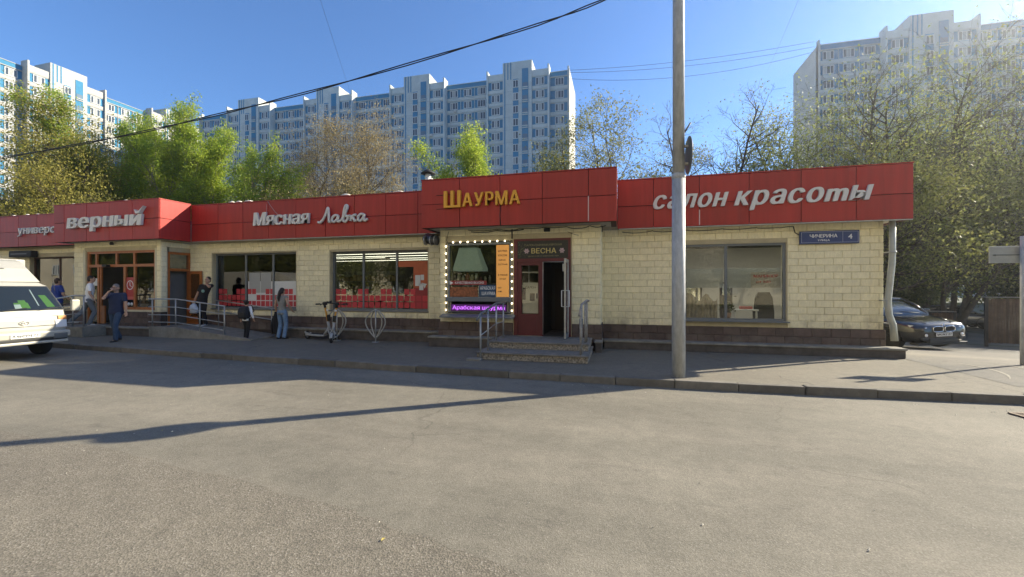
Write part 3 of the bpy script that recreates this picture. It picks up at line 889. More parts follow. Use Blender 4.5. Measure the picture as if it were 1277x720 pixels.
b = MB(); b.box(-4.36, -3.94, EY + .35, EY + .6, 2.76, 3.08); b.build('hood_duct', M_GREY, hood)
jar_m = [mat('jar_pale', (.45, .42, .33), .4), mat('jar_steel', (.5, .5, .48), .3, .7), mat('jar_red', (.28, .06, .03), .4)]
q = MB(); q.box(-4.6, -2.95, EY + .3, EY + .62, 1.66, 1.69); q.box(-4.6, -3.2, EY + .3, EY + .62, 1.93 - .2, 1.75); q.build('kiosk_shelf', M_GREY, SHOP)
for i in range(8):
    b = MB(); r_ = rt.uniform(.035, .06); h_ = rt.uniform(.18, .32)
    b.lathe([(r_, 0), (r_, h_ * .75), (r_ * .6, h_ * .85), (r_ * .6, h_)], 10)
    o = b.build('jar', jar_m[i % 3]); o.location = (-4.5 + i * .135, EY + .46, 1.752)
    tag(o, '%s jar from the left on the shelf under the hood in the shawarma window' % ('first', 'second', 'third', 'fourth', 'fifth', 'sixth', 'seventh', 'eighth')[i], 'jar', 'jars and bottles in the shawarma window')
# stickers and menu on the glass
SG = EY + .062
def plate(name, x0, x1, z0, z1, m, y=SG, parent=SHOP, t=.004):
    b = MB(); b.box(x0, x1, y, y + t, z0, z1); return b.build(name, m, parent)
M_MENU = mat('menu_orange', (.55, .25, .055), .55, emit=(.6, .28, .07), estr=.22)
menu = plate('menu_board', -3.24, -2.88, 1.37, 2.79, M_MENU, EY + .042)
M_INK = mat('ink_dark', (.05, .025, .01), .7)
for t, z, x0, x1, h in (('ШАУРМА', 2.60, -3.19, -2.93, .05), ('КЛАССИК', 2.48, -3.19, -2.93, .05), ('СЫРНАЯ', 2.36, -3.17, -2.98, .035), ('ОСТРАЯ', 2.24, -3.19, -2.93, .035),
                        ('В ЛАВАШЕ', 1.95, -3.19, -2.92, .04), ('ХОТДОГ', 1.84, -3.15, -2.96, .04), ('ЧАЙ', 1.60, -3.20, -3.10, .035), ('КОФЕ', 1.50, -3.20, -3.08, .035)):
    lettering(t, SHOP, x0, x1, EY + .0418, z, h, M_INK, .002, .01, single=True, name='menu_text')
plate('banner_strip', -4.62, -3.52, 1.70, 1.82, mat('strip_red', (.28, .035, .03), .6), EY + .043)
lettering('КАЧЕСТВЕННО ВКУСНО', SHOP, -4.45, -3.6, EY + .0428, 1.73, .06, M_WHITE, .002, .01, single=True, name='strip_text')
b = MB(); b.prism([(-4.64, 1.69), (-4.5, 1.76), (-4.64, 1.83)], EY + .040, EY + .0425, 'Y'); b.build('strip_arrow', M_WHITE, SHOP)
plate('food_picture', -4.62, -3.78, 1.37, 1.64, mat('kebab_picture', (.26, .085, .03), .6, var=.7, scale=18), EY + .0445)
plate('name_sticker', -3.74, -3.26, 1.37, 1.70, mat('sticker_blue', (.03, .07, .14), .6), EY + .0446)
lettering('АРАБСКАЯ', SHOP, -3.71, -3.27, EY + .0443, 1.565, .09, M_WHITE, .002, .02, single=True, name='sticker_text')
lettering('ШАУРМА', SHOP, -3.66, -3.27, EY + .0443, 1.42, .09, M_WHITE, .002, .02, single=True, name='sticker_text')
# running LED line
led = thing('led_ticker', 'purple LED ticker reading Арабская шаурма under the shawarma window', 'LED sign', (-3.74, EY, .97))
b = MB(); b.box(-4.56, -2.92, EY - .02, EY + .04, .975, 1.165); b.build('ticker_case', M_DARK, led)
M_LEDBG = mat('led_glow', (.05, .01, .07), .6, emit=(.20, .03, .32), estr=.12)
M_LED = mat('led_letter', (.3, .1, .5), .5, emit=(.62, .16, .95), estr=.55)
plate('ticker_panel', -4.54, -2.94, .985, 1.155, M_LEDBG, EY - .024, led)
lettering('Арабская шаурма', led, -4.50, -2.98, EY - .0245, 1.02, .105, M_LED, .003, .012, single=False, name='letter')
# string of bulbs round the window
M_BULB = mat('warm_bulb', (.9, .85, .7), .4, emit=(1, .88, .62), estr=3.0)
sl = thing('string_lights', 'string of lit white bulbs framing the shawarma window', 'string lights', (-3.74, EY, .9))
b = MB(); e = .028
for a, c2 in (((kx0 - .03, 0, .95), (kx0 - .03, 0, 2.89)), ((kx1 + .03, 0, .95), (kx1 + .03, 0, 2.89)), ((kx0 - .03, 0, 2.89), (kx1 + .03, 0, 2.89))):
    b.tube([(p[0], EY - .016, p[2]) for p in (a, c2)], .008, 5)
b.build('cable', M_DARK, sl)
b = MB(); b.lathe([(.004, -.022), (.016, -.015), (.0215, 0), (.016, .015), (.004, .022)], 8); bm_ = b.mesh('bulb', M_BULB)
for i in range(10):
    for xx in (kx0 - .03, kx1 + .03): link('bulb', bm_, sl, Vector((xx, EY - .036, 1.0 + i * .198)) + off(sl))
for i in range(1, 9): link('bulb', bm_, sl, Vector((kx0 - .03 + i * .2143, EY - .036, 2.89)) + off(sl))

# ---------------------------------------------------------------- hairdresser's door under the shawarma fascia
dx0, dx1 = -2.73, -1.20
fr = MB()
for a in ((dx0, dx0 + .10, .34, 2.93), (dx1 - .07, dx1, .34, 2.93), (dx0 + .10, dx1 - .07, 2.87, 2.93), (dx0 + .10, dx1 - .07, 2.32, 2.40), (-2.00, -1.93, .34, 2.32)):
    fr.box(a[0], a[1], EY - .02, EY + .09, a[2], a[3])
door = fr.build('door_frame', M_MAROON, SHOP)
q = MB()
q.box(-2.63, -2.52, EY, EY + .06, .34, 2.32); q.box(-2.06, -2.00, EY, EY + .06, .34, 2.32); q.box(-2.52, -2.06, EY, EY + .06, .34, .92); q.box(-2.52, -2.06, EY, EY + .06, 2.22, 2.32)
q.box(-2.46, -2.1, EY - .012, EY - .001, .44, .84); sub(door, 'door_leaf', q, M_MAROON)
q = MB(); q.box(-2.52, -2.06, EY + .03, EY + .036, .92, 2.22); sub(door, 'pane', q, GLASSB)
q = MB(); q.box(-2.50, -2.08, EY + .05, EY + .055, .94, 1.76); q.box(-2.34, -2.32, EY + .052, EY + .06, 1.76, 2.22); q.box(-2.52, -2.06, EY + .052, EY + .06, 2.02, 2.05); sub(door, 'poster', q, mat('pale_poster', (.78, .72, .64), .7, var=.12, scale=4))
q = MB(); q.box(-2.30, -2.17, EY + .043, EY + .047, 1.27, 1.47); q.box(-2.13, -2.09, EY + .043, EY + .047, 1.33, 1.47); q.box(-2.50, -2.42, EY + .043, EY + .047, 1.30, 1.62); sub(door, 'poster_photo', q, mat('photo_dark', (.10, .06, .07), .6, var=.5, scale=12))
lettering('САЛОН', SHOP, -2.42, -2.14, EY + .0425, 1.60, .06, M_INK, .002, single=True, name='poster_text')
q = MB(); q.box(dx0 + .10, dx1 - .07, EY - .004, EY + .03, 2.40, 2.87); ban = q.build('name_banner', mat('banner_black', (.02, .02, .018), .4, var=.3, scale=20), SHOP)
M_GOLD = mat('gold_text', (.55, .45, .16), .5)
lettering('ВЕСНА', SHOP, -2.25, -1.58, EY - .005, 2.535, .135, M_GOLD, .006, .02, gap=.10, name='banner_letter')
lettering('САЛОН-ПАРИКМАХЕРСКАЯ', SHOP, -2.44, -1.44, EY - .005, 2.735, .05, mat('olive_text', (.26, .24, .12), .6), .003, single=True, name='banner_text')
lettering('мужской и женский зал', SHOP, -2.34, -1.52, EY - .005, 2.45, .035, mat('olive_text', (.26, .24, .12), .6), .003, single=True, name='banner_text')
M_PETAL = mat('petal', (.50, .36, .36), .6)
for fx in (-2.38, -1.43):
    b = MB()
    for k in range(6):
        a = k * math.pi / 3
        b.M = Matrix.Translation((fx + .04 * math.cos(a), EY - .008, 2.60 + .04 * math.sin(a))) @ Matrix.Rotation(-a, 4, 'Y') @ Matrix.Diagonal((.038, .006, .025, 1))
        b.lathe([(.1, -1), (1, -.5), (1, .5), (.1, 1)], 6, axis='Y')
    b.M = None
    b.build('flower', M_PETAL, SHOP)
b = MB(); rr = random.Random(2)
for k in range(40):
    x, z = -2.62 + abs(rr.gauss(0, .14)), 2.43 + rr.random() * .42
    s = rr.uniform(.01, .022); a = rr.uniform(0, 6)
    b.add([(x + s * math.cos(a + i * 1.571) * (1 if i % 2 else .5), EY - .006, z + s * math.sin(a + i * 1.571) * (1 if i % 2 else .5)) for i in range(4)], [(0, 1, 2, 3)])
tag(b.build('leaf_print', mat('print_leaf', (.16, .17, .08), .6), SHOP), kind='stuff')
# dark hallway and the glazed leaf standing open towards the street
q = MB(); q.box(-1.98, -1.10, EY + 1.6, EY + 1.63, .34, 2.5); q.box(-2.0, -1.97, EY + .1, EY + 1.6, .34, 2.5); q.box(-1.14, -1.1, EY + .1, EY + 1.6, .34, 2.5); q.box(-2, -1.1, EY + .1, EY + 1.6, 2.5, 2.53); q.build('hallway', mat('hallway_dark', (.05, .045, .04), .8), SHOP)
q = MB(); q.box(-1.85, -1.35, EY + 1.56, EY + 1.6, .36, 2.2); q.build('inner_door', mat('inner_door', (.035, .022, .016), .6), SHOP)
q = MB(); q.box(-1.97, -1.1, EY, EY + 1.6, .30, .342); q.build('threshold', M_DCONC, SHOP)
lx = -1.29
q = MB(); q.box(lx, lx + .045, EY - .70, EY - .64, .36, 2.34); q.box(lx, lx + .045, EY - .09, EY - .03, .36, 2.34); q.box(lx, lx + .045, EY - .64, EY - .09, 2.26, 2.34); q.box(lx, lx + .045, EY - .64, EY - .09, .36, .46)
leaf = q.build('open_door_leaf', M_GALV, SHOP)
q = MB(); q.box(lx + .018, lx + .026, EY - .64, EY - .09, .46, 2.26); sub(leaf, 'pane', q, GLASSB)
q = MB()
for s, xx in ((-1, lx - .07), (1, lx + .115)):
    q.tube([(lx + .022, EY - .60, 1.55), (xx, EY - .60, 1.55), (xx, EY - .60, 1.15), (lx + .022, EY - .60, 1.15)], .014, 6)
sub(leaf, 'handle', q, M_WHITE)
q = MB(); q.rbox(-1.42, -1.34, EY - .02, EY + .02, 2.05, 2.25, .01); sub(leaf, 'door_closer', q, M_GALV)
q = MB(); q.tube([(-1.93, EY - .025, .36), (-1.93, EY - .025, 2.30), (-1.34, EY - .025, 2.30)], .012, 6); sub(door, 'door_trim', q, M_GALV)

# ---------------------------------------------------------------- porch steps
M_AGG = mat('washed_aggregate', (.285, .25, .20), .9, var=.75, scale=26, bump=.9, bscale=45, detail=3)
M_TREAD = mat('tread_slab', (.20, .185, .16), .85, var=.3, scale=6, bump=.3, bscale=40)
porch = thing('porch_steps', 'two pebble-dash concrete steps in front of the open salon door', 'steps', (-1.75, 9.7, 0))
b = MB(); b.rbox(-3.10, -.62, 8.95, 10.55, 0, .135, .012); b.rbox(-3.02, -.66, 9.62, EY - .032, .165, .30, .012); b.build('riser', M_AGG, porch)
b = MB(); b.rbox(-3.12, -.60, 8.92, 10.56, .133, .168, .008); b.rbox(-3.04, -.64, 9.59, EY - .031, .298, .336, .008); b.build('tread', M_TREAD, porch)
b = MB(); b.rbox(-3.28, -2.95, 8.72, 8.93, -.02, .05, .02); b.build('chipped_footing', M_CONC, porch)

M_RUST = mat('worn_rail', (.34, .31, .27), .6, .3, var=.3, scale=14)
hr = thing('porch_handrail', 'tubular steel handrail on the left side of the porch steps', 'handrail', (-3.0, 9.2, 0))
for (x, y, z0, z1) in ((-2.98, 8.85, .0, 1.02), (-2.90, 9.15, .16, 1.12), (-2.88, 9.75, .33, 1.22), (-2.84, 10.25, .33, 1.22)):
    b = MB(); b.tube([(x, y, z0), (x, y, z1)], .021, 8); b.build('post', M_GALV, hr)
b = MB(); b.tube([(-3.02, 8.70, .90), (-2.98, 8.83, 1.03), (-2.88, 9.75, 1.24), (-2.83, 10.45, 1.24)], .026, 8); b.build('rail', M_GREY, hr)
b = MB(); b.tube([(-2.98, 8.85, .55), (-2.88, 9.75, .75)], .012, 6); b.tube([(-2.88, 9.75, .75), (-2.84, 10.25, .75)], .012, 6); b.build('lower_bar', M_GALV, hr)
hr = thing('porch_handrail', 'short worn steel handrail with chipped paint on the right side of the porch', 'handrail', (-.75, 9.2, 0))
for (x, y, z0, z1) in ((-.78, 9.0, .16, 1.14), (-.77, 9.12, .16, 1.24), (-.74, 9.75, .33, 1.30), (-.72, 9.98, .33, 1.30)):
    b = MB(); b.tube([(x, y, z0), (x, y, z1)], .021, 8); b.build('post', M_RUST, hr)
b = MB(); b.tube([(-.80, 8.92, 1.02), (-.77, 9.12, 1.25), (-.72, 9.98, 1.32), (-.66, 9.98, 1.30)], .026, 8); b.build('rail', M_RUST, hr)
b = MB(); b.rbox(-.815, -.735, 9.04, 9.10, .75, .95, .008); b.rbox(-.80, -.74, 9.02, 9.09, .42, .5, .006); b.build('clamp', M_GREY, hr)

# ---------------------------------------------------------------- supermarket entrance block (orange joinery)
fx0, fx1 = -18.53, -15.28
fr = MB(); y0, y1 = VY + .03, VY + .12
for (a, c2, z0, z1) in ((fx0, fx0 + .08, .34, 2.92), (fx1 - .08, fx1, .92, 2.92), (fx0 + .08, fx1 - .08, 2.84, 2.92), (fx0 + .08, fx1 - .08, 2.36, 2.45), (-16.78, -16.68, .34, 2.36), (-18.04, -17.96, .34, 2.36)):
    fr.box(a, c2, y0, y1, z0, z1)
for xx in (-18.1, -17.12, -16.28):
    fr.box(xx - .035, xx + .035, y0, y1, 2.45, 2.84)
fr.box(-16.30, -16.22, y0, y1, .92, 2.36); fr.box(-16.68, fx1 - .08, y0, y1, .86, .955)
sf = fr.build('entrance_frame', M_ORANGE, SHOP)
q = MB()
for a, c2 in ((fx0 + .08, -18.135), (-18.065, -17.155), (-17.085, -16.315), (-16.245, fx1 - .08)): q.box(a, c2, y0 + .04, y0 + .046, 2.45, 2.84)
q.box(-16.22, fx1 - .08, y0 + .04, y0 + .046, .955, 2.36); q.box(-16.68, -16.30, y0 + .04, y0 + .046, .955, 2.36); q.box(fx0 + .08, -18.04, y0 + .04, y0 + .046, .4, 2.36)
sub(sf, 'pane', q, GLASS)
q = MB(); q.box(-17.955, -17.87, y0 + .02, y0 + .07, .36, 2.34); q.box(-17.87, -17.72, y0 + .02, y0 + .07, .36, .98); sub(sf, 'door_leaf', q, M_ORANGE)
b = MB(); b.box(-16.67, -16.31, y0 + .02, y0 + .03, 1.32, 1.99); b.build('clock_poster', mat('clock_red', (.38, .035, .03), .5), SHOP)
b = MB(); b.box(-16.67, -16.31, y0 + .02, y0 + .031, 1.21, 1.319); b.build('clock_poster', mat('clock_red_pale', (.50, .10, .08), .5), SHOP)
b = MB(); n = 24
for k in range(n):
    a0, a1 = 2 * math.pi * k / n, 2 * math.pi * (k + 1) / n
    vs = [(-16.49 + r_ * math.cos(a), y0 + .017, 1.72 + r_ * 1.05 * math.sin(a)) for r_, a in ((.13, a0), (.155, a0), (.155, a1), (.13, a1))]
    b.add(vs, [(0, 1, 2, 3)])
b.box(-16.50, -16.48, y0 + .012, y0 + .018, 1.70, 1.83); b.add([(-16.50, y0 + .0165, 1.715), (-16.485, y0 + .0165, 1.73), (-16.41, y0 + .0165, 1.655), (-16.42, y0 + .0165, 1.64)], [(0, 1, 2, 3)])
b.build('clock_symbol', M_WHITE, SHOP)
b = MB()
for xx in (-16.56, -16.42): b.lathe([(.055, -.004), (.055, .004)], 14, axis='Y', c=(xx, y0 + .02, 1.06))
b.build('round_sticker', M_WHITE, SHOP)
b = MB(); b.rbox(-17.62, -17.4, VY - .1, VY + .03, 2.36, 2.44, .01); b.build('door_sensor', M_DARK, SHOP)
b = MB(); b.box(-18.30, -18.08, y0 + .022, y0 + .03, 1.70, 1.96); b.build('paper_notice', M_WHF, SHOP)
plate('plinth_panel', -16.7, -15.3, .80, .865, M_CREAM, VY - .005, t=.06)
b = MB(); b.box(-18.66, -18.56, VY - .02, VY + .0, .8, 2.98); b.box(-15.26, -15.17, VY - .02, VY + .0, .8, 2.98); b.build('smooth_pilaster', M_CREAM, SHOP)
# camera under the fascia
b = MB(); b.lathe([(.05, 0), (.06, .05), (.03, .1)], 10, c=(-17.1, VY - .12, 3.12)); b.build('ceiling_camera', M_DARK, SHOP)

# side door in the return of the block, leaf open against the main wall
fr = MB()
for (a, c2, z0, z1) in ((10.965, 11.03, .34, 2.87), (11.68, 11.745, .34, 2.87), (11.03, 11.68, 2.79, 2.87), (11.03, 11.68, 2.21, 2.30)):
    fr.box(-15.09, -14.99, a, c2, z0, z1)
sdoor = fr.build('side_door_frame', M_ORANGE, SHOP)
q = MB(); q.box(-15.05, -15.044, 11.03, 11.68, 2.30, 2.79); sub(sdoor, 'pane', q, GLASS)
fr = MB()
for (a, c2, z0, z1) in ((-14.97, -14.89, .32, 2.22), (-14.47, -14.39, .32, 2.22), (-14.89, -14.47, 2.12, 2.22), (-14.89, -14.47, .32, .60), (-14.89, -14.47, 1.15, 1.25)):
    fr.box(a, c2, 11.655, 11.70, z0, z1)
sl_ = fr.build('open_side_door', M_ORANGE, SHOP)
q = MB(); q.box(-14.89, -14.47, 11.672, 11.680, .60, 1.15); q.box(-14.89, -14.47, 11.672, 11.680, 1.25, 2.12); sub(sl_, 'pane', q, glass_mat('amber_glass', (.75, .45, .25), opacity=.35, body=(.3, .12, .03)))
b = MB(); b.box(-16.1, -16.08, 11.3, 11.75, 1.0, 1.62); b.build('inside_poster', mat('inside_poster', (.4, .08, .06), .6, var=.4, scale=6), SHOP)

# stairs and landing up to the automatic door, with a raking rail
M_STONE = mat('landing_concrete', (.22, .205, .17), .9, var=.3, scale=5, bump=.35, bscale=30)
M_YSTEP = mat('ochre_step', (.27, .21, .10), .85, var=.3, scale=6)
st = thing('entrance_stairs', 'concrete landing and ochre steps at the orange framed supermarket door', 'steps', (-18.2, 10.2, 0))
b = MB(); b.rbox(-18.4, -17.0, 9.75, VY - .001, 0, .335, .012); b.build('landing', M_STONE, st)
for i in range(3):
    b = MB(); b.rbox(-18.4 - .32 * (i + 1), -18.402 - .32 * i, 9.75, VY - .03, 0, .335 - .0837 * (i + 1), .01); b.build('step', M_YSTEP, st)
hr = thing('stair_railing', 'raking steel railing along the supermarket entrance stairs', 'railing', (-18.2, 9.8, 0))
for x, z0, z1 in ((-19.3, 0, .98), (-18.45, .30, 1.22), (-17.55, .335, 1.33), (-17.05, .335, 1.33)):
    b = MB(); b.tube([(x, 9.82, z0), (x, 9.82, z1)], .02, 8); b.build('post', M_GALV, hr)
b = MB(); b.tube([(-19.5, 9.82, .93), (-18.4, 9.82, 1.25), (-17.5, 9.82, 1.36), (-17.0, 9.82, 1.36)], .026, 8); b.build('rail', M_GALV, hr)
for d in (.30, .58, .84):
    b = MB(); b.tube([(-19.3, 9.82, .96 - d), (-18.4, 9.82, 1.25 - d), (-17.5, 9.82, 1.34 - d), (-17.05, 9.82, 1.34 - d)], .011, 6); b.build('infill_bar', M_GALV, hr)

# ramp from the side door down along the wall, with two railings
rp = thing('entrance_ramp', 'cracked concrete ramp sloping down from the side door along the wall', 'ramp', (-13.2, 11.0, 0))
b = MB(); b.prism([(-15.0, 0), (-10.95, 0), (-10.95, .03), (-13.9, .32), (-15.0, .335)], 10.48, 11.714, 'Y'); b.build('ramp_slab', M_STONE, rp)
b = MB(); b.prism([(-15.02, .0), (-10.9, .0), (-10.9, .045), (-13.9, .34), (-15.02, .352)], 10.38, 10.478, 'Y'); b.build('ramp_kerb', M_CONC, rp)
hr = thing('ramp_railing', 'near steel railing with four bars along the front edge of the ramp', 'railing', (-13.0, 10.43, 0))
zr = lambda x: .335 if x < -13.9 else .335 - (x + 13.9) * .107
for x in (-14.93, -13.93, -12.93, -11.95):
    b = MB(); b.tube([(x, 10.43, zr(x)), (x, 10.43, zr(x) + .92)], .021, 8); b.build('post', M_GALV, hr)
for h_ in (.92, .66, .40, .16):
    b = MB(); b.tube([(x, 10.43, zr(x) + h_) for x in (-15.1, -13.9, -12.9, -11.93)], .021 if h_ > .9 else .013, 8)
    b.build('rail' if h_ > .9 else 'infill_bar', M_GALV, hr)
hr = thing('ramp_railing', 'far steel railing between the ramp and the shop window', 'railing', (-12.2, 11.6, 0))
for x in (-13.55, -12.4, -11.3):
    b = MB(); b.tube([(x, 11.6, zr(x) * .8), (x, 11.6, zr(x) + .86)], .019, 8); b.build('post', M_GALV, hr)
for h_ in (.88, .5):
    b = MB(); b.tube([(x, 11.6, zr(x) + h_) for x in (-13.7, -12.4, -11.1)], .019, 8); b.build('rail', M_GALV, hr)

# ---------------------------------------------------------------- drainpipe, exhaust duct, cables, roof vent
M_PIPE = mat('drainpipe_zinc', (.46, .46, .39), .5, .35, var=.12, scale=6)
b = MB(); b.tube([(6.20, 11.62, 3.20), (6.20, 11.62, 2.45), (6.19, 11.62, 2.2), (6.10, 11.60, 1.30), (6.12, 11.60, 1.0), (6.20, 11.60, .75), (6.22, 11.58, .38)], [.062, .062, .064, .066, .066, .066, .07], 12)
dp = b.build('drainpipe', M_PIPE, SHOP)
for z, x in ((2.45, 6.20), (1.32, 6.10), (.78, 6.19)):
    q = MB(); q.lathe([(.066, -.02), (.074, -.015), (.074, .015), (.066, .02)], 12, c=(x, 11.61, z)); q.box(x - .1, x - .05, 11.6, 11.78, z - .012, z + .012); sub(dp, 'pipe_clip', q, M_GALV)
duct = thing('exhaust_duct', 'grimy bent exhaust duct under the left corner of the shawarma fascia', 'exhaust duct', (-5.0, 10.9, 3.0))
M_SOOT = mat('sooty_metal', (.07, .07, .068), .45, .6, var=.4, scale=8)
b = MB(); b.tube([(-5.45, 11.72, 3.12), (-5.42, 11.3, 3.10), (-5.32, 11.0, 3.02), (-5.1, 10.86, 2.96), (-4.93, 10.86, 2.95)], [.13, .13, .135, .13, .13], 12); b.build('duct_elbow', M_SOOT, duct)
b = MB()
for x in (-5.3, -5.12, -4.99): b.lathe([(.13, -.012), (.145, -.008), (.145, .008), (.13, .012)], 12, axis='X', c=(x, 10.87, 2.965))
b.build('duct_ring', M_GALV, duct)
vent = thing('roof_vent', 'small white roof vent with dark cap at the left end of the shawarma fascia', 'roof vent', (-6.15, 12.9, 4.05))
b = MB(); b.tube([(-6.2, 12.9, 4.05), (-6.2, 12.9, 5.44)], .10, 10); b.build('vent_pipe', M_WHITE, vent)
b = MB(); b.lathe([(.24, 5.45), (.24, 5.48), (.03, 5.62)], 12, c=(-6.2, 12.9, 0)); b.build('vent_cap', M_DARK, vent)
# cables stapled under the fascias
M_CABLE = mat('black_cable', (.012, .012, .012), .6)
rc = random.Random(8)
def sagging(a, b_, sag, n=10): 
    a, b_ = Vector(a), Vector(b_)
    return [a.lerp(b_, i / n) + Vector((0, 0, -sag * 4 * (i / n) * (1 - i / n) + rc.uniform(-.006, .006))) for i in range(n + 1)]
xs = [-4.0, -3.1, -2.55, -1.9, -1.3, -.7, -.3]
for a, c2 in zip(xs, xs[1:]): b = MB(); b.tube(sagging((a, 10.82, 3.20), (c2, 10.82, 3.20), rc.uniform(.01, .06), 6), .010, 5); b.build('wall_cable', M_CABLE, SHOP)
b = MB(); b.tube([(-2.78, EY - .015, 3.2), (-2.78, EY - .015, 2.95)], .018, 5)
b.build('wall_cable', M_CABLE, SHOP); b = MB(); b.tube(sagging((-1.3, EY - .012, 3.1), (-1.0, EY - .012, 2.98), .02, 5), .006, 4)
b.build('wall_cable', M_CABLE, SHOP); b = MB(); b.tube(sagging((-3.95, EY - .02, 3.17), (-3.2, EY - .02, 3.18), .03, 6), .012, 5); b.tube(sagging((-3.2, EY - .02, 3.18), (-2.45, EY - .02, 3.19), .03, 6), .014, 5)
b.build('wall_cable', M_CABLE, SHOP); b = MB(); b.tube([(-4.62, EY - .02, 3.2), (-4.68, EY - .02, 2.95), (-4.64, EY - .02, 2.9)], .006, 4)
b.build('wall_cable', M_CABLE, SHOP); b = MB(); b.tube([(-2.95, 10.385, 3.80), (-2.97, 10.385, 3.5), (-2.95, 10.39, 3.24)], .010, 4)
b.build('wall_cable', M_CABLE, SHOP); b = MB(); b.tube([(-.40, EY - .02, 3.2), (-.40, EY - .02, 3.05)], .012, 4)
b.build('wall_cable', M_CABLE, SHOP); b = MB(); b.rbox(-1.9, -1.74, EY - .09, EY - .02, 3.10, 3.19, .01)
b.build('junction_box', M_CABLE, SHOP)
xs = [.1, .9, 1.7, 2.6, 3.4, 4.2]
for a, c2 in zip(xs, xs[1:]): b = MB(); b.tube(sagging((a, MY - .02, 3.13), (c2, MY - .02, 3.14), rc.uniform(.02, .06), 6), .009, 5); b.build('wall_cable', M_CABLE, SHOP)
b = MB(); b.tube([(4.2, MY - .02, 3.14), (4.24, MY - .02, 2.98), (4.33, MY - .02, 2.92)], .012, 5); b.build('wall_cable', M_CABLE, SHOP)
b = MB(); b.tube(sagging((-11.3, 11.43, 4.5), (-9.9, 11.43, 3.72), .28, 14) , .006, 4); b.tube([(-11.35, 11.435, 4.4), (-11.35, 11.435, 4.1)], .005, 4); b.build('loose_cable', M_STREAK, SHOP)

# ---------------------------------------------------------------- signs
M_LET = mat('sign_letter', (.68, .67, .64), .5, var=.05)
M_LETY = mat('yellow_letter', (.80, .40, .035), .5)
def sign(label, loc): return thing('letter_sign', label, 'sign', loc, group='letter signs on the red fascia')
s = sign('pale italic letters салон красоты on the right-hand fascia', (3.2, 11.38, 3.66))
lettering('салон', s, .84, 2.57, 11.44, 3.66, .345, M_LET, .06, .035, .28, gap=.10, capref='х')
lettering('красоmы', s, 2.79, 5.62, 11.44, 3.66, .345, M_LET, .06, .035, .28, gap=.10, capref='х')
s = sign('yellow capital letters Шаурма above the stall window', (-3.45, 10.33, 3.75))
lettering('Ш', s, -4.50, -4.03, 10.385, 3.745, .44, M_LETY, .09, .03)
lettering('АУРМА', s, -3.98, -2.42, 10.385, 3.755, .35, M_LETY, .09, .03, gap=.12)
b = MB()
for z in (4.10, 3.73): b.box(-4.75, -4.3, 10.385, 10.397, z, z + .012)
b.build('mounting_rail', M_DARK, s)
s = sign('bulky white letters Мясная at the left of the meat shop sign', (-10.7, 11.38, 3.7))
lettering('Мясная', s, -11.84, -9.65, 11.435, 3.70, .43, M_LET, .07, .045, .10, gap=.03)
s = sign('white handwritten word Лавка in looping strokes on the fascia', (-8.4, 11.38, 3.7))
def stroke(pts, x0, z0, sx, sz, r_=.042):
    cp = [Vector((x0 + p[0] * sx, 11.385, z0 + p[1] * sz)) for p in pts]
    out = []
    for i in range(len(cp) - 1):
        a, b_, c_, d_ = cp[max(i - 1, 0)], cp[i], cp[i + 1], cp[min(i + 2, len(cp) - 1)]
        for k in range(5):
            t = k / 5
            out.append(.5 * ((2 * b_) + (c_ - a) * t + (2 * a - 5 * b_ + 4 * c_ - d_) * t * t + (3 * b_ - a - 3 * c_ + d_) * t ** 3))
    out.append(cp[-1])
    b = MB(); b.tube(out, r_, 6)
    return b
LAV = [[(0, .05), (.12, .0), (.26, .16), (.42, .52), (.56, 1.0), (.60, .5), (.62, .05), (.70, .04)],
       [(1.12, .42), (.95, .46), (.80, .30), (.80, .06), (.92, .02), (1.06, .2), (1.13, .42), (1.08, .08), (1.16, .02), (1.26, .10)],
       [(1.28, .10), (1.45, .45), (1.62, .98), (1.54, 1.1), (1.44, .8), (1.38, .15), (1.48, .0), (1.62, .15), (1.62, .36), (1.50, .38), (1.66, .36), (1.76, .38)],
       [(1.84, .42), (1.78, .02)], [(2.08, .42), (1.96, .40), (1.83, .24), (1.94, .20), (1.98, .04), (2.10, .04)],
       [(2.50, .42), (2.34, .46), (2.20, .30), (2.20, .06), (2.32, .02), (2.44, .2), (2.52, .42), (2.48, .08), (2.56, .02), (2.68, .12)]]
b = stroke(LAV[0], -9.30, 3.70, .67, .46); b.build('letter', M_LET, s)
for k in (1, 2): stroke(LAV[k], -9.30, 3.70, .67, .46).build('letter', M_LET, s)
b = stroke(LAV[3], -9.30, 3.70, .67, .46); c_ = stroke(LAV[4], -9.30, 3.70, .67, .46); b.add(c_.v, c_.f, 0, True); b.build('letter', M_LET, s)
stroke(LAV[5], -9.30, 3.70, .67, .46).build('letter', M_LET, s)
s = sign('large white slanted letters верный over the orange entrance', (-17.0, 10.33, 3.7))
lettering('верны', s, -18.74, -15.85, 10.385, 3.70, .36, M_LET, .085, .05, .14, gap=.05, capref='х')
lettering('и', s, -15.80, -15.27, 10.385, 3.70, .36, M_LET, .085, .05, .14, capref='х')
b = MB(); b.prism([(-15.52, 4.22), (-15.44, 4.15), (-15.32, 4.16), (-15.12, 4.32), (-15.22, 4.20), (-15.30, 4.09), (-15.46, 4.08)], 10.27, 10.385, 'Y'); b.build('bird_accent', M_LET, s)
s = sign('small pale letters универс at the far left of the fascia', (-22.4, 11.38, 3.78))
lettering('универс', s, -23.52, -21.34, 11.43, 3.79, .24, M_LET, .05, .03, .16, gap=.06, capref='х')
M_SBLUE = mat('sign_blue', (.020, .045, .16), .45)
s = thing('street_name_sign', 'blue street name plate ЧИЧЕРИНА with house number 4', 'street sign', (4.95, 11.69, 2.85))
b = MB(); b.rbox(4.32, 5.57, 11.66, 11.715, 2.685, 3.0, .012); b.build('plate', M_SBLUE, s)
b = MB()
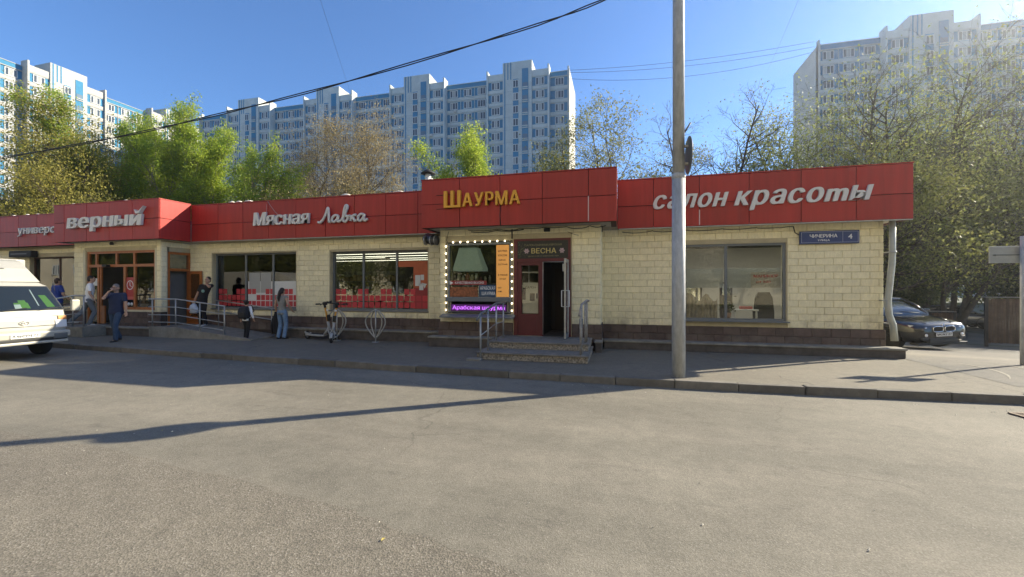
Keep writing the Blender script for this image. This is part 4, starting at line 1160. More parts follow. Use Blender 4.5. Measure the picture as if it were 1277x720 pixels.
for (a, c2, z0, z1) in ((4.35, 5.54, 2.965, 2.973), (4.35, 5.54, 2.712, 2.72), (4.35, 4.358, 2.72, 2.965), (5.532, 5.54, 2.72, 2.965), (5.22, 5.226, 2.72, 2.965)): b.box(a, c2, 11.653, 11.661, z0, z1)
b.build('border_line', mat('sign_line', (.35, .38, .5), .5), s)
lettering('ЧИЧЕРИНА', s, 4.53, 5.11, 11.660, 2.835, .082, M_WHITE, .005, .012, gap=.1, name='letter')
lettering('УЛИЦА', s, 4.70, 4.95, 11.660, 2.75, .04, M_WHITE, .005, .01, gap=.1, name='letter')
lettering('4', s, 5.33, 5.42, 11.660, 2.79, .12, M_WHITE, .005, .02, name='numeral')
s = thing('lightbox_sign', 'unlit dark box sign on the wall above the white van', 'sign', (-23.8, 11.6, 3.0))
b = MB(); b.rbox(-24.3, -22.95, 11.5, 11.72, 2.88, 3.14, .03); b.build('sign_box', M_DARK, s)
b = MB(); b.box(-24.15, -23.2, 11.49, 11.502, 2.99, 3.03); b.build('faint_lettering', mat('faint', (.16, .16, .17), .6), s)

# ---------------------------------------------------------------- behind the salon window
b = MB(); b.box(1.76, 2.64, MY + .14, MY + .15, 1.62, 2.12); b.box(2.74, 3.97, MY + .14, MY + .15, 1.62, 2.12)
b.build('frosted_band', glass_mat('frosted_film', (.8, .82, .82), .5, opacity=.80, body=(.60, .61, .60)), SHOP)
b = MB(); b.box(3.30, 3.97, MY + .135, MY + .139, 1.62, 2.02); b.build('offer_sheet', mat('offer_sheet', (.5, .46, .40), .6), SHOP)
lettering('МАНИКЮР', SHOP, 3.36, 3.92, MY + .1345, 1.88, .07, M_REDF, .002, .02, single=True, name='offer_text')
lettering('от 500', SHOP, 3.42, 3.75, MY + .1345, 1.74, .06, M_REDF, .002, .02, single=True, name='offer_text')
M_CLOTH = mat('pale_curtain', (.42, .37, .30), .9, var=.35, scale=7)
b = MB(); vs = []; n = 40
for i in range(n + 1):
    x = 1.80 + .78 * i / n
    vs += [(x, MY + .42 + .04 * math.sin(i * 1.3), .8), (x, MY + .42 + .04 * math.sin(i * 1.3 + .4), 1.36 + .1 * math.sin(i * .31))]
b.add(vs, [(2 * i, 2 * i + 2, 2 * i + 3, 2 * i + 1) for i in range(n)], 0, True); cur = b.build('lace_curtain', M_CLOTH, SHOP)
M_PETD = mat('houseplant', (.10, .12, .05), .6, rnd=.4, island=True)
M_POT = mat('pot', (.30, .16, .09), .7)
rp_ = random.Random(6)
for x, y, lab in ((1.95, 12.35, 'leafy houseplant low behind the left salon pane'), (2.86, 12.3, 'leafy houseplant behind the middle mullion of the salon window')):
    t = thing('houseplant', lab, 'plant', (x, y, .78), group='houseplants in the salon window')
    b = MB(); b.lathe([(.06, .78), (.085, .95), (.08, .95)], 10, c=(x, y, 0)); b.build('pot', M_POT, t)
    b = MB()
    for k in range(70):
        c_ = Vector((x + rp_.gauss(0, .10), y + rp_.gauss(0, .08), 1.12 + rp_.gauss(0, .12))); s_ = rp_.uniform(.03, .06)
        d1 = Vector((rp_.gauss(0, 1), rp_.gauss(0, 1), rp_.gauss(0, 1))).normalized(); d2 = d1.cross(Vector((.3, .5, .8))).normalized()
        b.add([c_ - d1 * s_, c_ - d2 * s_ * .5, c_ + d1 * s_, c_ + d2 * s_ * .5], [(0, 1, 2, 3)])
    b.build('foliage', M_PETD, t)
t = thing('salon_table', 'small white table inside the right pane of the salon window', 'table', (3.3, 12.6, .12))
b = MB(); b.rbox(3.02, 3.62, 12.35, 12.75, 1.0, 1.04, .008); b.build('table_top', M_WHITE, t)
b = MB()
for xx in (3.06, 3.58): b.box(xx - .02, xx + .02, 12.4, 12.7, .12, .999)
b.build('leg', M_WHITE, t)
b = MB(); b.rbox(3.2, 3.5, 12.45, 12.6, 1.042, 1.12, .01); tag(b.build('manicure_lamp_box', mat('pinkish', (.45, .16, .14), .5)), 'small reddish box on the white salon table', 'box')
t = thing('hairdresser_chair', 'black salon chair with high back at the right edge of the window', 'chair', (3.78, 12.5, .12))
b = MB()
b.loft([[(3.78 + dx * k, 12.5 + dy, z) for dx, dy in ((-.24, -.03), (.24, -.03), (.24, .05), (-.24, .05))] for z, k in ((.5, 1), (.95, 1.02), (1.35, .85), (1.5, .55))], smooth=False); b.build('backrest', M_DARK, t)
b = MB(); b.rbox(3.52, 4.03, 12.2, 12.6, .5, .62, .03); b.build('seat', M_DARK, t)
b = MB(); b.lathe([(.2, .12), (.2, .15), (.04, .17), (.04, .5)], 12, c=(3.78, 12.45, 0)); b.build('pedestal', M_STEEL, t)
b = MB(); b.box(.4, 5.2, 12.3, 13.3, 2.92, 2.945); b.build('ceiling_lamp_or_fill', mat('salon_fill_panel', (.9, .9, .9), .5, emit=(1, .95, .85), estr=1.2), SHOP)  # unseen glowing panel added above the window view to brighten the salon
M_SDK = mat('salon_dark', (.05, .04, .038), .6)
for x0_, x1_, lab in ((1.9, 2.5, 'mirror at the left inside the salon'), (3.0, 3.35, 'narrow mirror at the right inside the salon')):
    t = thing('salon_mirror', lab, 'mirror', ((x0_ + x1_) / 2, 13.9, .9), group='mirrors in the salon')
    b = MB(); b.rbox(x0_, x1_, 13.86, 13.95, .9, 1.8, .02); b.build('frame', M_SDK, t)
    b = MB(); b.box(x0_ + .06, x1_ - .06, 13.853, 13.859, .96, 1.74); b.build('glass', mat('mirror', (.6, .6, .58), .05, 1.0), t)
t = thing('salon_cabinet', 'dark low cabinet with bottles behind the left salon pane', 'cabinet', (2.2, 12.9, .12))
b = MB(); b.rbox(1.75, 2.60, 12.7, 13.05, .12, 1.02, .01); b.build('carcass', M_SDK, t)
b = MB()
for i in range(9): b.lathe([(.028, 1.021), (.028, 1.15 + .02 * (i % 3)), (.012, 1.19 + .02 * (i % 3)), (.012, 1.23)], 8, c=(1.82 + i * .085, 12.82, 0))
tag(b.build('bottles', M_GOODS, t), kind='stuff')
t = thing('salon_stool', 'dark chair back between the salon panes', 'chair', (2.95, 12.9, .12))
b = MB(); b.rbox(2.80, 3.06, 12.95, 13.02, .75, 1.42, .03); b.build('backrest', M_SDK, t)
b = MB(); b.rbox(2.76, 3.10, 12.6, 13.0, .62, .70, .02); b.build('seat', M_SDK, t)
b = MB(); b.tube([(2.93, 12.8, .12), (2.93, 12.8, .62)], .03, 8); b.build('pedestal', M_STEEL, t)
# ---------------------------------------------------------------- seventeen-storey panel towers behind
M_PCON = mat('panel_concrete', (.47, .50, .49), .9, var=.12, scale=.6, rnd=.08)
M_PBLUE = mat('panel_blue', (.03, .185, .33), .8, var=.10, scale=1.2)
M_PWHITE = mat('panel_white', (.43, .42, .385), .9, var=.08, scale=.5, rnd=.04)
M_PSIDE = mat('gable_concrete', (.50, .48, .44), .9, var=.10, scale=.4)
M_WFR = mat('window_white', (.62, .63, .62), .6)
M_WGL = mat('far_glass', (.035, .05, .065), .12, spec=.6)
M_WCUR = mat('far_curtain', (.30, .31, .31), .7)
M_LOG = mat('loggia_shade', (.10, .16, .22), .7)
FL = 2.8
def far_window(wd, ht, k, rng_):
    """white reveal, three sashes, one of them open or curtained; stands on y=0 facing -Y, centred in x, base z=0"""
    b = MB(); f = .11
    b.box(-wd / 2, wd / 2, -.12, -.0, 0, f); b.box(-wd / 2, wd / 2, -.12, 0, ht - f, ht)
    b.box(-wd / 2, -wd / 2 + f, -.12, 0, f, ht - f); b.box(wd / 2 - f, wd / 2, -.12, 0, f, ht - f)
    n = 3 if wd > 1.5 else 2
    for i in range(1, n):
        x = -wd / 2 + wd * i / n; b.box(x - .05, x + .05, -.10, 0, f, ht - f)
    for i in range(n):
        x0, x1 = -wd / 2 + wd * i / n, -wd / 2 + wd * (i + 1) / n
        b.box(x0 + .05, x1 - .05, -.06, -.02, f, ht - f, 2 if rng_.random() < .22 else 1)
    return b.mesh('window', [M_WFR, M_WGL, M_WCUR])
rw = random.Random(21)
WBIG = [far_window(1.9, 1.65, k, rw) for k in range(5)]
WSML = [far_window(1.25, 1.65, k, rw) for k in range(3)]
acm = MB(); acm.box(-.38, .38, -.42, -.12, 0, .55); ACU = acm.mesh('air_conditioner', mat('ac_unit', (.42, .42, .41), .6))
def pm(x0, x1, y0, y1, z0, z1, nm, m):
    b = MB(); b.box(x0, x1, y0, y1, z0, z1); return b.mesh(nm, m)

def tower(label, origin, rz, periods, lead, pale, nf=17, vis=11, end_windows=True, seed=1):
    """local frame: facade runs towards -X from the corner at the origin, faces -Y"""
    rg_ = random.Random(seed)
    T = thing('apartment_tower', label, 'apartment tower', origin, rz)
    H = nf * FL
    wallm = M_PBLUE
    con = M_PWHITE if pale else M_PCON
    P = 24.1
    L = lead + P * periods
    D = 12.5
    def part(nm, b, m): return b.build(nm, m, T, world=False)
    b = MB(); b.box(-L, -.02, 1.25, D, 0, H - .1); part('wall', b, M_PBLUE)
    for a_ in ((-.019, .18), (-L - .18, -L - .001)):
        b = MB(); b.box(*a_, .3, D + .1, 0, H + 1.0); part('gable_wall', b, M_PSIDE)
    # panel joints on the gable
    b = MB(); b.box(-L, 0, 1.3, D, H - .1, H + .05); part('roof', b, M_ROOF)
    z_lo = nf - vis
    lows = MB()
    meshes = {}
    def spandrel(x0, x1, y):
        """cream band under the windows of every storey; upper storeys are separate panels"""
        key = (round(x1 - x0, 2))
        if key not in meshes:
            q = MB(); w_ = (x1 - x0) / 2
            q.box(-w_ + .03, w_ - .03, -.14, 0, .03, .74)
            meshes[key] = q.mesh('spandrel_panel', con)
        for s in range(nf):
            lows.box(x0 + .03, x1 - .03, y - .10, y, s * FL + 2.62, s * FL + 2.78)
            if s >= z_lo: link('spandrel_panel', meshes[key], T, ((x0 + x1) / 2, y, s * FL))
            else: lows.box(x0 + .03, x1 - .03, y - .14, y, s * FL + .03, s * FL + .82)
    def put_window(x, y, big=True):
        for s in range(nf):
            if s >= z_lo:
                o = link('window', rg_.choice(WBIG if big else WSML), T, (x, y - .01, s * FL + .86))
                if big and rg_.random() < .06: link('air_conditioner', ACU, T, (x + rg_.choice((-1.35, 1.35, .4)), y - .01, s * FL + rg_.uniform(.2, .9)))
            else:
                lows.box(x - .9, x + .9, y - .1, y - .02, s * FL + .86, s * FL + 2.5)
    def fin(x, y0=-.5, h=1.5):
        b = MB(); b.box(x - .16, x + .16, y0, 1.6, 0, H + h); part('fin_wall', b, con)
    def recess(x0, x1, nw, y=1.25):
        spandrel(x0, x1, y)
        for i in range(nw): put_window(x0 + (x1 - x0) * (i + .5) / nw, y)
        b = MB(); b.box(x0, x1, y - .12, y + .1, H + .03, H + .95); part('parapet_panel', b, M_PBLUE)
        b = MB(); b.box(x0, x1, y - .2, y + .14, H + .95, H + 1.08); b.box(x0, x1, y - .2, y + .0, H - .12, H + .028); part('parapet_cap', b, con)
        for i in range(1, nw):
            xx = x0 + (x1 - x0) * i / nw
            b = MB(); b.box(xx - .06, xx + .06, y - .18, y - .0, 0, H); part('joint_strip', b, con)
    def bay(x0, x1):
        b = MB(); b.box(x0, x1, .0, 1.3, 0, H); part('bay_wall', b, M_PBLUE)
        spandrel(x0, x1, 0)
        put_window((x0 + x1) / 2, 0)
        b = MB(); b.box(x0, x1, -.15, 1.35, H + .002, H + 1.4); part('bay_parapet', b, con)
    def core(x0, x1):
        b = MB(); ww = x1 - x0
        b.box(x0, x1, -.35, 1.4, 0, H + 3.6); part('core_wall', b, con)
        b = MB()
        b.box(x1 - .3, x1 - .02, 1.401, 4.8, H, H + 3.59); b.box(x0 + .02, x0 + .3, 1.401, 4.8, H, H + 3.59); b.box(x0 + .3, x1 - .3, 4.5, 4.8, H, H + 3.59); part('lift_house', b, M_PWHITE)
        b = MB(); b.box(x0 + .3, x1 - .3, 1.4, 4.5, H + 3.3, H + 3.4); part('lift_roof', b, M_ROOF)
        for sx in (.35, 1.05, 1.7):
            b = MB(); b.box(x0 + sx, x0 + sx + .24, -.38, -.352, H - (.2 if sx > .4 else 30), H + 3.55); part('blue_slit', b, M_PBLUE)
        b = MB(); b.box(x0 + 2.35, x0 + 3.55, -.42, -.353, 0, H - .2); part('window_strip', b, M_PBLUE)
        for s in range(z_lo, nf): link('window', rg_.choice(WSML), T, (x0 + 2.95, -.40, s * FL + .7))
        b = MB(); b.box(x0 + 4.35, x0 + 5.75, -.42, -.353, 0, H + 1.9); part('loggia_strip', b, M_PBLUE)
        q = MB(); q.box(-.62, .62, -.14, 0, 0, .20); q.box(-.62, .62, -.14, 0, .40, .60); q.box(-.55, .55, -.05, 0, .61, 1.5, 1)
        lm = q.mesh('loggia_rail', [con, M_LOG])
        for s in range(z_lo, nf): link('loggia_rail', lm, T, (x0 + 5.05, -.422, s * FL + .1))
        # horizontal panel joints
        q = MB()
        for s in range(nf): q.box(x0 + .01, x1 - .01, -.354, -.3501, s * FL + .0, s * FL + .035)
        tag(part('panel_joints', q, M_LOG), kind='stuff')
    if lead > 0:
        recess(-lead, -.02, max(1, round(lead / 3.6)))
        fin(-.16, .9, 1.9)
    for k in range(periods):
        x = -lead - P * k
        fin(x - .16, -.5, 2.2)
        bay(x - 3.75, x - .32); core(x - 10.3, x - 3.755); bay(x - 13.7, x - 10.305); fin(x - 13.86, -.5, 2.2)
        recess(x - P, x - 14.02, 3)
    fin(-L - .02, .9, 1.9)
    tag(part('storey_bands', lows, con), kind='stuff')
    return T
tower('blue and grey panel apartment tower standing behind the middle of the shops', (-10.27, 88.9, 0), R(0), 4, 4.1, False, vis=11, seed=2)
tower('sunlit white panel apartment tower at the left edge of the photo', (-121.0, 98.0, 0), R(90), 3, 0, True, vis=13, seed=3)
tower('hazy panel apartment tower with bare grey gable at the right', (97.9 - .2, 91.6, 0), R(0), 2, 12.0, False, vis=8, seed=4)
# ---------------------------------------------------------------- trees: tapered trunk, limbs, twigs, leaf-sized faces
M_BARK = mat('bark', (.085, .068, .05), .95, var=.35, scale=6)
M_BARKP = mat('pale_bark', (.19, .18, .14), .9, var=.3, scale=5)
L_POP = leaf_mat('poplar_leaf', (.22, .33, .035), (.44, .50, .07), .6)
L_YEL = leaf_mat('spring_leaf', (.20, .20, .04), (.40, .35, .08), .5)
L_TAN = leaf_mat('bud_leaf', (.26, .20, .09), (.42, .34, .16), .4)
L_OLV = leaf_mat('olive_leaf', (.15, .17, .045), (.30, .29, .09), .5)
L_HAZ = leaf_mat('hazy_leaf', (.20, .24, .06), (.38, .40, .13), .5)
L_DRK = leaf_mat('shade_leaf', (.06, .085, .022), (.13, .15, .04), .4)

def make_tree(name, label, loc, h, spread, seed, leafm, bark=M_BARK, trunk_r=.16, kind='broad', density=1.0, leaf=.10, clear=.2, stems=1, gust=.35, group='trees behind the shops', lean=(0, 0), twigs=1.0):
    rg_ = random.Random(seed)
    segs = []; tips = []
    def wob(d, a): return (d + Vector((rg_.gauss(0, a), rg_.gauss(0, a), rg_.gauss(0, a) * .6))).normalized()
    def limb(p, d, ln, r0, lev, up):
        n = max(3, int(ln / (.55 if lev else .9))); st = ln / n
        pts = [p]; rad = [r0]
        for i in range(n):
            d = wob(d, .10 if lev == 0 else .17)
            d = (d + Vector((0, 0, up * .12))).normalized()
            p = p + d * st; pts.append(p); rad.append(max(r0 * (1 - .82 * (i + 1) / n), .006))
            if lev >= 1: tips.append((p, d, lev, st))
        segs.append((pts, rad, lev))
        return pts, rad
    maxlev = 3 if twigs >= 1 else 2
    def rec(p, d, ln, r0, lev, up):
        pts, rad = limb(p, d, ln, r0, lev, up)
        if lev >= maxlev or ln < .5: return
        n = len(pts)
        if lev == 0:
            i0 = int(clear * n) + 1; num = int((n - i0) * (2.2 if kind != 'poplar' else 2.4)) + 3
        else:
            i0 = max(1, int(.2 * n)); num = max(2, int((n - i0) * 1.25 * twigs))
        for k in range(num):
            f = i0 + (n - 1 - i0) * (k + rg_.random() * .8) / num
            i = min(int(f), n - 2); q = pts[i].lerp(pts[i + 1], f - i)
            t = (f - i0) / max(1, (n - 1 - i0))
            ax = (pts[i + 1] - pts[i]).normalized()
            a = rg_.uniform(0, 6.283)
            side = Vector((math.cos(a), math.sin(a), 0)); side = (side - ax * side.dot(ax)).normalized()
            if kind == 'poplar':
                ang = rg_.uniform(.32, .6) if lev == 0 else rg_.uniform(.3, .7); l2 = spread * (1.0 - .52 * t) * rg_.uniform(.7, 1.2) if lev == 0 else ln * rg_.uniform(.3, .5); u2 = 1.3
            else:
                ang = rg_.uniform(.6, 1.15) if lev == 0 else rg_.uniform(.5, 1.0)
                l2 = spread * (1.0 - .6 * t) * rg_.uniform(.7, 1.15) if lev == 0 else ln * rg_.uniform(.38, .62)
                u2 = .55 if lev == 0 else .1
            rec(q, (ax * math.cos(ang) + side * math.sin(ang)).normalized(), l2, min(rad[i] * .62, .09 if lev else .14), lev + 1, u2)
    for s in range(stems):
        a = 6.283 * s / max(1, stems) + rg_.random()
        o = Vector((math.cos(a), math.sin(a), 0)) * (0.28 if stems > 1 else 0)
        d = Vector((math.cos(a) * (.16 if stems > 1 else 0) + lean[0], math.sin(a) * (.16 if stems > 1 else 0) + lean[1], 1)).normalized()
        rec(o, d, h * (1 if s == 0 else rg_.uniform(.84, .98)), trunk_r * (1 if s == 0 else .8), 0, .35)
    T = thing(name, label, 'tree', loc, 0, group)
    # branches
    vs = []; fs = []
    bb = MB()
    for pts, rad, lev in segs:
        if lev == 0:
            rad = list(rad); rad[0] *= 1.35
        step = 1 if lev < 2 else 2
        pp = pts[::step] + ([pts[-1]] if (len(pts) - 1) % step else [])
        rr = rad[::step] + ([rad[-1]] if (len(pts) - 1) % step else [])
        bb.tube(pp, rr, 7 if lev == 0 else (5 if lev == 1 else 3), caps=False)
    v = np.array(bb.v, dtype=np.float32); f = np.array(bb.f, dtype=np.int32).ravel()
    me = raw_mesh('trunk', v, f, 4, bark)
    me.polygons.foreach_set('use_smooth', np.ones(len(me.polygons), dtype=bool))
    link('trunk', me, T)
    # leaves
    if leafm is not None and density > 0:
        rs_ = np.random.default_rng(seed)
        src = np.array([(*p, st) for p, d, lev, st in tips if lev >= min(2, maxlev)], dtype=np.float32)
        if len(src):
            cnt = max(200, int(density * 52000 * (h / 14) ** 1.0))
            # uneven clumps: some twig points carry much more leaf than others
            wgt = rs_.gamma(.9, 1.0, len(src)) + .12
            # clumping by position
            g_ = np.sin(src[:, 0] * 1.3 + seed) * np.sin(src[:, 1] * 1.1) * np.sin(src[:, 2] * .9 + seed * 2)
            wgt *= np.clip(1 + 1.1 * g_, .12, 3)
            idx = rs_.choice(len(src), cnt, p=wgt / wgt.sum())
            c = src[idx, :3] + rs_.normal(0, gust, (cnt, 3)).astype(np.float32) * np.array([1, 1, .8], dtype=np.float32)
            n1 = rs_.normal(0, 1, (cnt, 3)); n1[:, 2] -= .25; n1 /= np.linalg.norm(n1, axis=1)[:, None]
            t = rs_.normal(0, 1, (cnt, 3)); n2 = np.cross(n1, t); n2 /= np.linalg.norm(n2, axis=1)[:, None]
            s = (leaf * .92 * rs_.uniform(.55, 1.35, cnt))[:, None]
            V = np.stack([c - n1 * s * .5 - n2 * s * .5, c - n1 * s * .5 + n2 * s * .5, c + n1 * s], 1).reshape(-1, 3)
            F = np.arange(cnt * 3, dtype=np.int32)
            link('crown', raw_mesh('crown', V, F, 3, leafm), T)
    return T

P5 = dict(kind='poplar', bark=M_BARKP, leaf=.095, clear=.06, gust=.24)
TR = [
 # name, label, (x,y), h, spread, seed, leaf, kwargs
 ('poplar_tree', 'poplar at the left end of the row of bright green poplars', (-40.81, 26), 16.0, 2.8, 101, L_POP, dict(density=1.1, stems=5, trunk_r=.14, **P5)),
 ('poplar_tree', 'bright green poplar, the tallest of the row, over the верный sign', (-38.9, 27.5), 17.2, 3.0, 102, L_POP, dict(density=1.25, stems=5, trunk_r=.14, **P5)),
 ('poplar_tree', 'bright green poplar third of the row, right of the tallest one', (-35.3, 26.5), 16.2, 2.8, 103, L_POP, dict(density=1.15, stems=5, trunk_r=.14, **P5)),
 ('poplar_tree', 'bright green poplar fourth of the row, above the fascia return', (-34.6, 28), 16.0, 2.8, 104, L_POP, dict(density=1.1, stems=5, trunk_r=.14, **P5)),
 ('poplar_tree', 'bright green poplar fifth of the row, where the row starts to get lower', (-31.2, 27), 13.7, 2.7, 105, L_POP, dict(density=1.05, stems=5, trunk_r=.14, **P5)),
 ('poplar_tree', 'bright green poplar sixth of the row, lower than its left neighbours', (-29.7, 28), 12.9, 2.7, 106, L_POP, dict(density=1.0, stems=5, trunk_r=.14, **P5)),
 ('poplar_tree', 'lowest poplar of the row, next to the tan budding tree', (-26.3, 27), 10.8, 2.5, 107, L_POP, dict(density=0.9, stems=5, trunk_r=.14, **P5)),
 ('budding_tree', 'tan budding tree with dense fine twigs before the blue tower', (-23.2, 30.0), 14.6, 5.4, 4, L_TAN, dict(density=1.15, leaf=.07, clear=.2, gust=.5, twigs=1.25, stems=2)),
 ('budding_tree', 'pale green small tree right of the tan budding tree, over the meat shop fascia', (-19.4, 30.5), 10.0, 3.2, 5, L_OLV, dict(density=.35, leaf=.075, clear=.25)),
 ('birch_tree', 'small vivid green rounded tree rising above the Шаурма fascia', (-9.2, 27.5), 11.6, 1.9, 6, L_POP, dict(kind='poplar', bark=M_BARKP, density=1.1, leaf=.085, clear=.3, stems=3, trunk_r=.10)),
 ('young_tree', 'thin olive young tree left of the vivid green one, before the tower', (-14.4, 29.5), 11.2, 2.6, 7, L_OLV, dict(density=.14, leaf=.075, clear=.3)),
 ('young_tree', 'sparse leafing tree right of the small vivid green one, against the tower', (-4.2, 27.5), 10.8, 3.4, 8, L_OLV, dict(density=0.18, leaf=.085, clear=.3)),
 ('young_tree', 'tall sparse tree against the sky just right of the blue tower', (-1.0, 28.0), 13.3, 3.4, 9, L_OLV, dict(density=.10, leaf=.085, clear=.3, trunk_r=.11)),
 ('young_tree', 'sparse forked tree against the sky left of the lamp post', (1.4, 25.0), 12.6, 3.8, 10, L_OLV, dict(density=0.16, leaf=.09, clear=.3, stems=2, trunk_r=.11)),
 ('bare_tree', 'nearly leafless tree right of the lamp post above the salon fascia', (5.0, 27.0), 11.2, 3.4, 11, L_OLV, dict(density=0.012, leaf=.07, clear=.3, twigs=1.15)),
 ('bare_tree', 'taller leafless tree with forked top beside the big right-hand trees', (7.0, 27.2), 12.4, 3.4, 12, L_OLV, dict(density=0.015, leaf=.07, clear=.3, twigs=1.15)),
 ('spreading_tree', 'loose leafing tree at the left edge of the big right-hand tree mass', (9.3, 27.0), 11.6, 2.9, 13, L_HAZ, dict(density=0.22, leaf=.09, clear=.2, gust=.5)),
 ('spreading_tree', 'leafing tree joining the loose left tree to the big hazy right-hand tree', (11.3, 26.4), 11.8, 4.2, 47, L_HAZ, dict(density=0.26, leaf=.085, clear=.2, gust=.55)),
 ('spreading_tree', 'tall pale leafing tree at the right edge in front of the hazy tower', (18.4, 31.5), 14.6, 5.4, 48, L_HAZ, dict(density=0.28, leaf=.09, clear=.3, gust=.6, trunk_r=.2)),
 ('spreading_tree', 'big hazy spreading tree behind the right end of the salon fascia', (13.4, 27.0), 13.0, 5.4, 14, L_HAZ, dict(density=0.33, leaf=.08, clear=.15, stems=3, gust=.5, trunk_r=.20, twigs=1.15)),
 ('spreading_tree', 'broad yellow-green tree at the right edge above the pole sign', (22.6, 35.2), 17.2, 7.4, 15, L_HAZ, dict(density=0.34, leaf=.09, clear=.14, stems=3, gust=.5, trunk_r=.22, twigs=1.1)),
 ('spreading_tree', 'dark trunked leaning tree behind the black car', (13.7, 25.2), 8.2, 4.2, 16, L_OLV, dict(density=0.55, leaf=.08, clear=.25, gust=.5, lean=(-.30, -.05), trunk_r=.17)),
 ('spreading_tree', 'dark forked tree behind the wooden screen, right of the car', (17.6, 28.0), 8.6, 4.0, 17, L_OLV, dict(density=.70, leaf=.08, clear=.22, stems=2, gust=.5, trunk_r=.17)),
 ('spreading_tree', 'tree with leaves hanging low over the driveway behind the drainpipe', (11.6, 24.0), 7.6, 4.2, 18, L_OLV, dict(density=0.42, leaf=.08, clear=.2, gust=.5)),
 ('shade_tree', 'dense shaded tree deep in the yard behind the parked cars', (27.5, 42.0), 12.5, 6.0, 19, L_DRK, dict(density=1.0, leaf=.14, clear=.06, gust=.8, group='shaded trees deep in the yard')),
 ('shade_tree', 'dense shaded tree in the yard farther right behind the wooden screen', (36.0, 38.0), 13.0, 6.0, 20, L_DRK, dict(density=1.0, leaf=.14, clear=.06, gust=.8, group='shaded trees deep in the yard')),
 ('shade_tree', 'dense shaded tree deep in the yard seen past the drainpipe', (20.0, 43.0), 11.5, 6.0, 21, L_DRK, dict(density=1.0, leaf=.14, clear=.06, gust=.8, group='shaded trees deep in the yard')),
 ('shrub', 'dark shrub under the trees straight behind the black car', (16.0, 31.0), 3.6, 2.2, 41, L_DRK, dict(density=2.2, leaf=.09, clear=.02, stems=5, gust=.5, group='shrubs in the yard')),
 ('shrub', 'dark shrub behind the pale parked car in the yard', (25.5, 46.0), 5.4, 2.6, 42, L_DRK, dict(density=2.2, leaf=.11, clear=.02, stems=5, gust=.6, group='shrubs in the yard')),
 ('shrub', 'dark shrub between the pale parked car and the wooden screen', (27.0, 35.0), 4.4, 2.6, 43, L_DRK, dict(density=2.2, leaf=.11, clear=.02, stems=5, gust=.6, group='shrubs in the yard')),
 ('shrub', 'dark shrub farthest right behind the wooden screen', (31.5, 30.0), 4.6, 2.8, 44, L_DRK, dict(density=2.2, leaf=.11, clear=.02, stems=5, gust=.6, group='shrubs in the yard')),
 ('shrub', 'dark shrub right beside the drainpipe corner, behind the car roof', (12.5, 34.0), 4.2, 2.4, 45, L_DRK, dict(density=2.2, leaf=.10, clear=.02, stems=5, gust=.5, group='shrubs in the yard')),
 ('spring_tree', 'tall twiggy yellowing tree before the white tower at the left edge', (-49.5, 24.0), 17.0, 6.0, 25, L_YEL, dict(density=.42, leaf=.105, clear=.2, gust=.55, trunk_r=.22)),
 ('spring_tree', 'yellow-green tree with a long bare limb between the left edge and the poplars', (-43.5, 23.5), 13.0, 4.6, 23, L_YEL, dict(density=.42, leaf=.10, clear=.2, gust=.5)),
 ('spring_tree', 'low yellow-green bushy tree over the универс fascia', (-38.4, 19.8), 8.6, 4.0, 24, L_YEL, dict(density=.75, leaf=.09, clear=.12, stems=3, gust=.45)),
 ('spring_tree', 'low yellow-green shrubby tree over the left part of the верный fascia', (-33.6, 20.2), 7.4, 3.6, 26, L_YEL, dict(density=.75, leaf=.09, clear=.12, stems=3, gust=.45)),
]
for nm, lab, (x, y), h, spr, sd_, lm, kw_ in TR:
    make_tree(nm, lab, (x, y, gz(x, y) - .03), h, spr, sd_, lm, **kw_)

# ---------------------------------------------------------------- the other side of the street, seen mirrored in the shop windows
L_OPP = leaf_mat('street_leaf', (.07, .085, .02), (.17, .17, .04), .35)
protos = [make_tree('street_tree', 'x', (0, -13, ZR), 7.2, 3.6, 60 + i, L_OPP, density=.9, leaf=.14, clear=.10, gust=.6, twigs=.9, group='street trees opposite the shops') for i in range(3)]
ORD = 'first second third fourth fifth sixth seventh eighth ninth tenth eleventh twelfth thirteenth fourteenth fifteenth sixteenth'.split()
for i in range(16):
    t = protos[i] if i < 3 else copy_tree(protos[i % 3])
    t.location = (-58 + i * 5.2, -13.2 - 2.4 * ((i * 7) % 5) / 4, ZR); t.rotation_euler = (0, 0, i * 2.1)
    t['label'] = 'low leafy street tree opposite the shops, %s of the row counted from the west' % ORD[i]
M_OPP = mat('opposite_wall', (.70, .61, .44), .9, var=.1, scale=.5)  # block height and pale wall chosen to bounce warm light onto the facade
t = thing('apartment_block', 'nine-storey block across the street, made tall and pale to bounce light', 'apartment block', (-30, -26, ZR))
b = MB(); b.box(-105, 45, -38, -26, ZR, 26.5); b.build('wall', M_OPP, t)
b = MB(); b.box(-105.5, 45.5, -38.5, -25.5, 26.5, 27.0); b.build('roof', M_ROOF, t)
ow = WBIG[1]
for s_ in range(9):
    for k in range(30):
        link('window', ow, t, Vector((-103 + k * 5.0, -25.99, 1.1 + s_ * 2.8)) + off(t), (0, 0, math.pi))
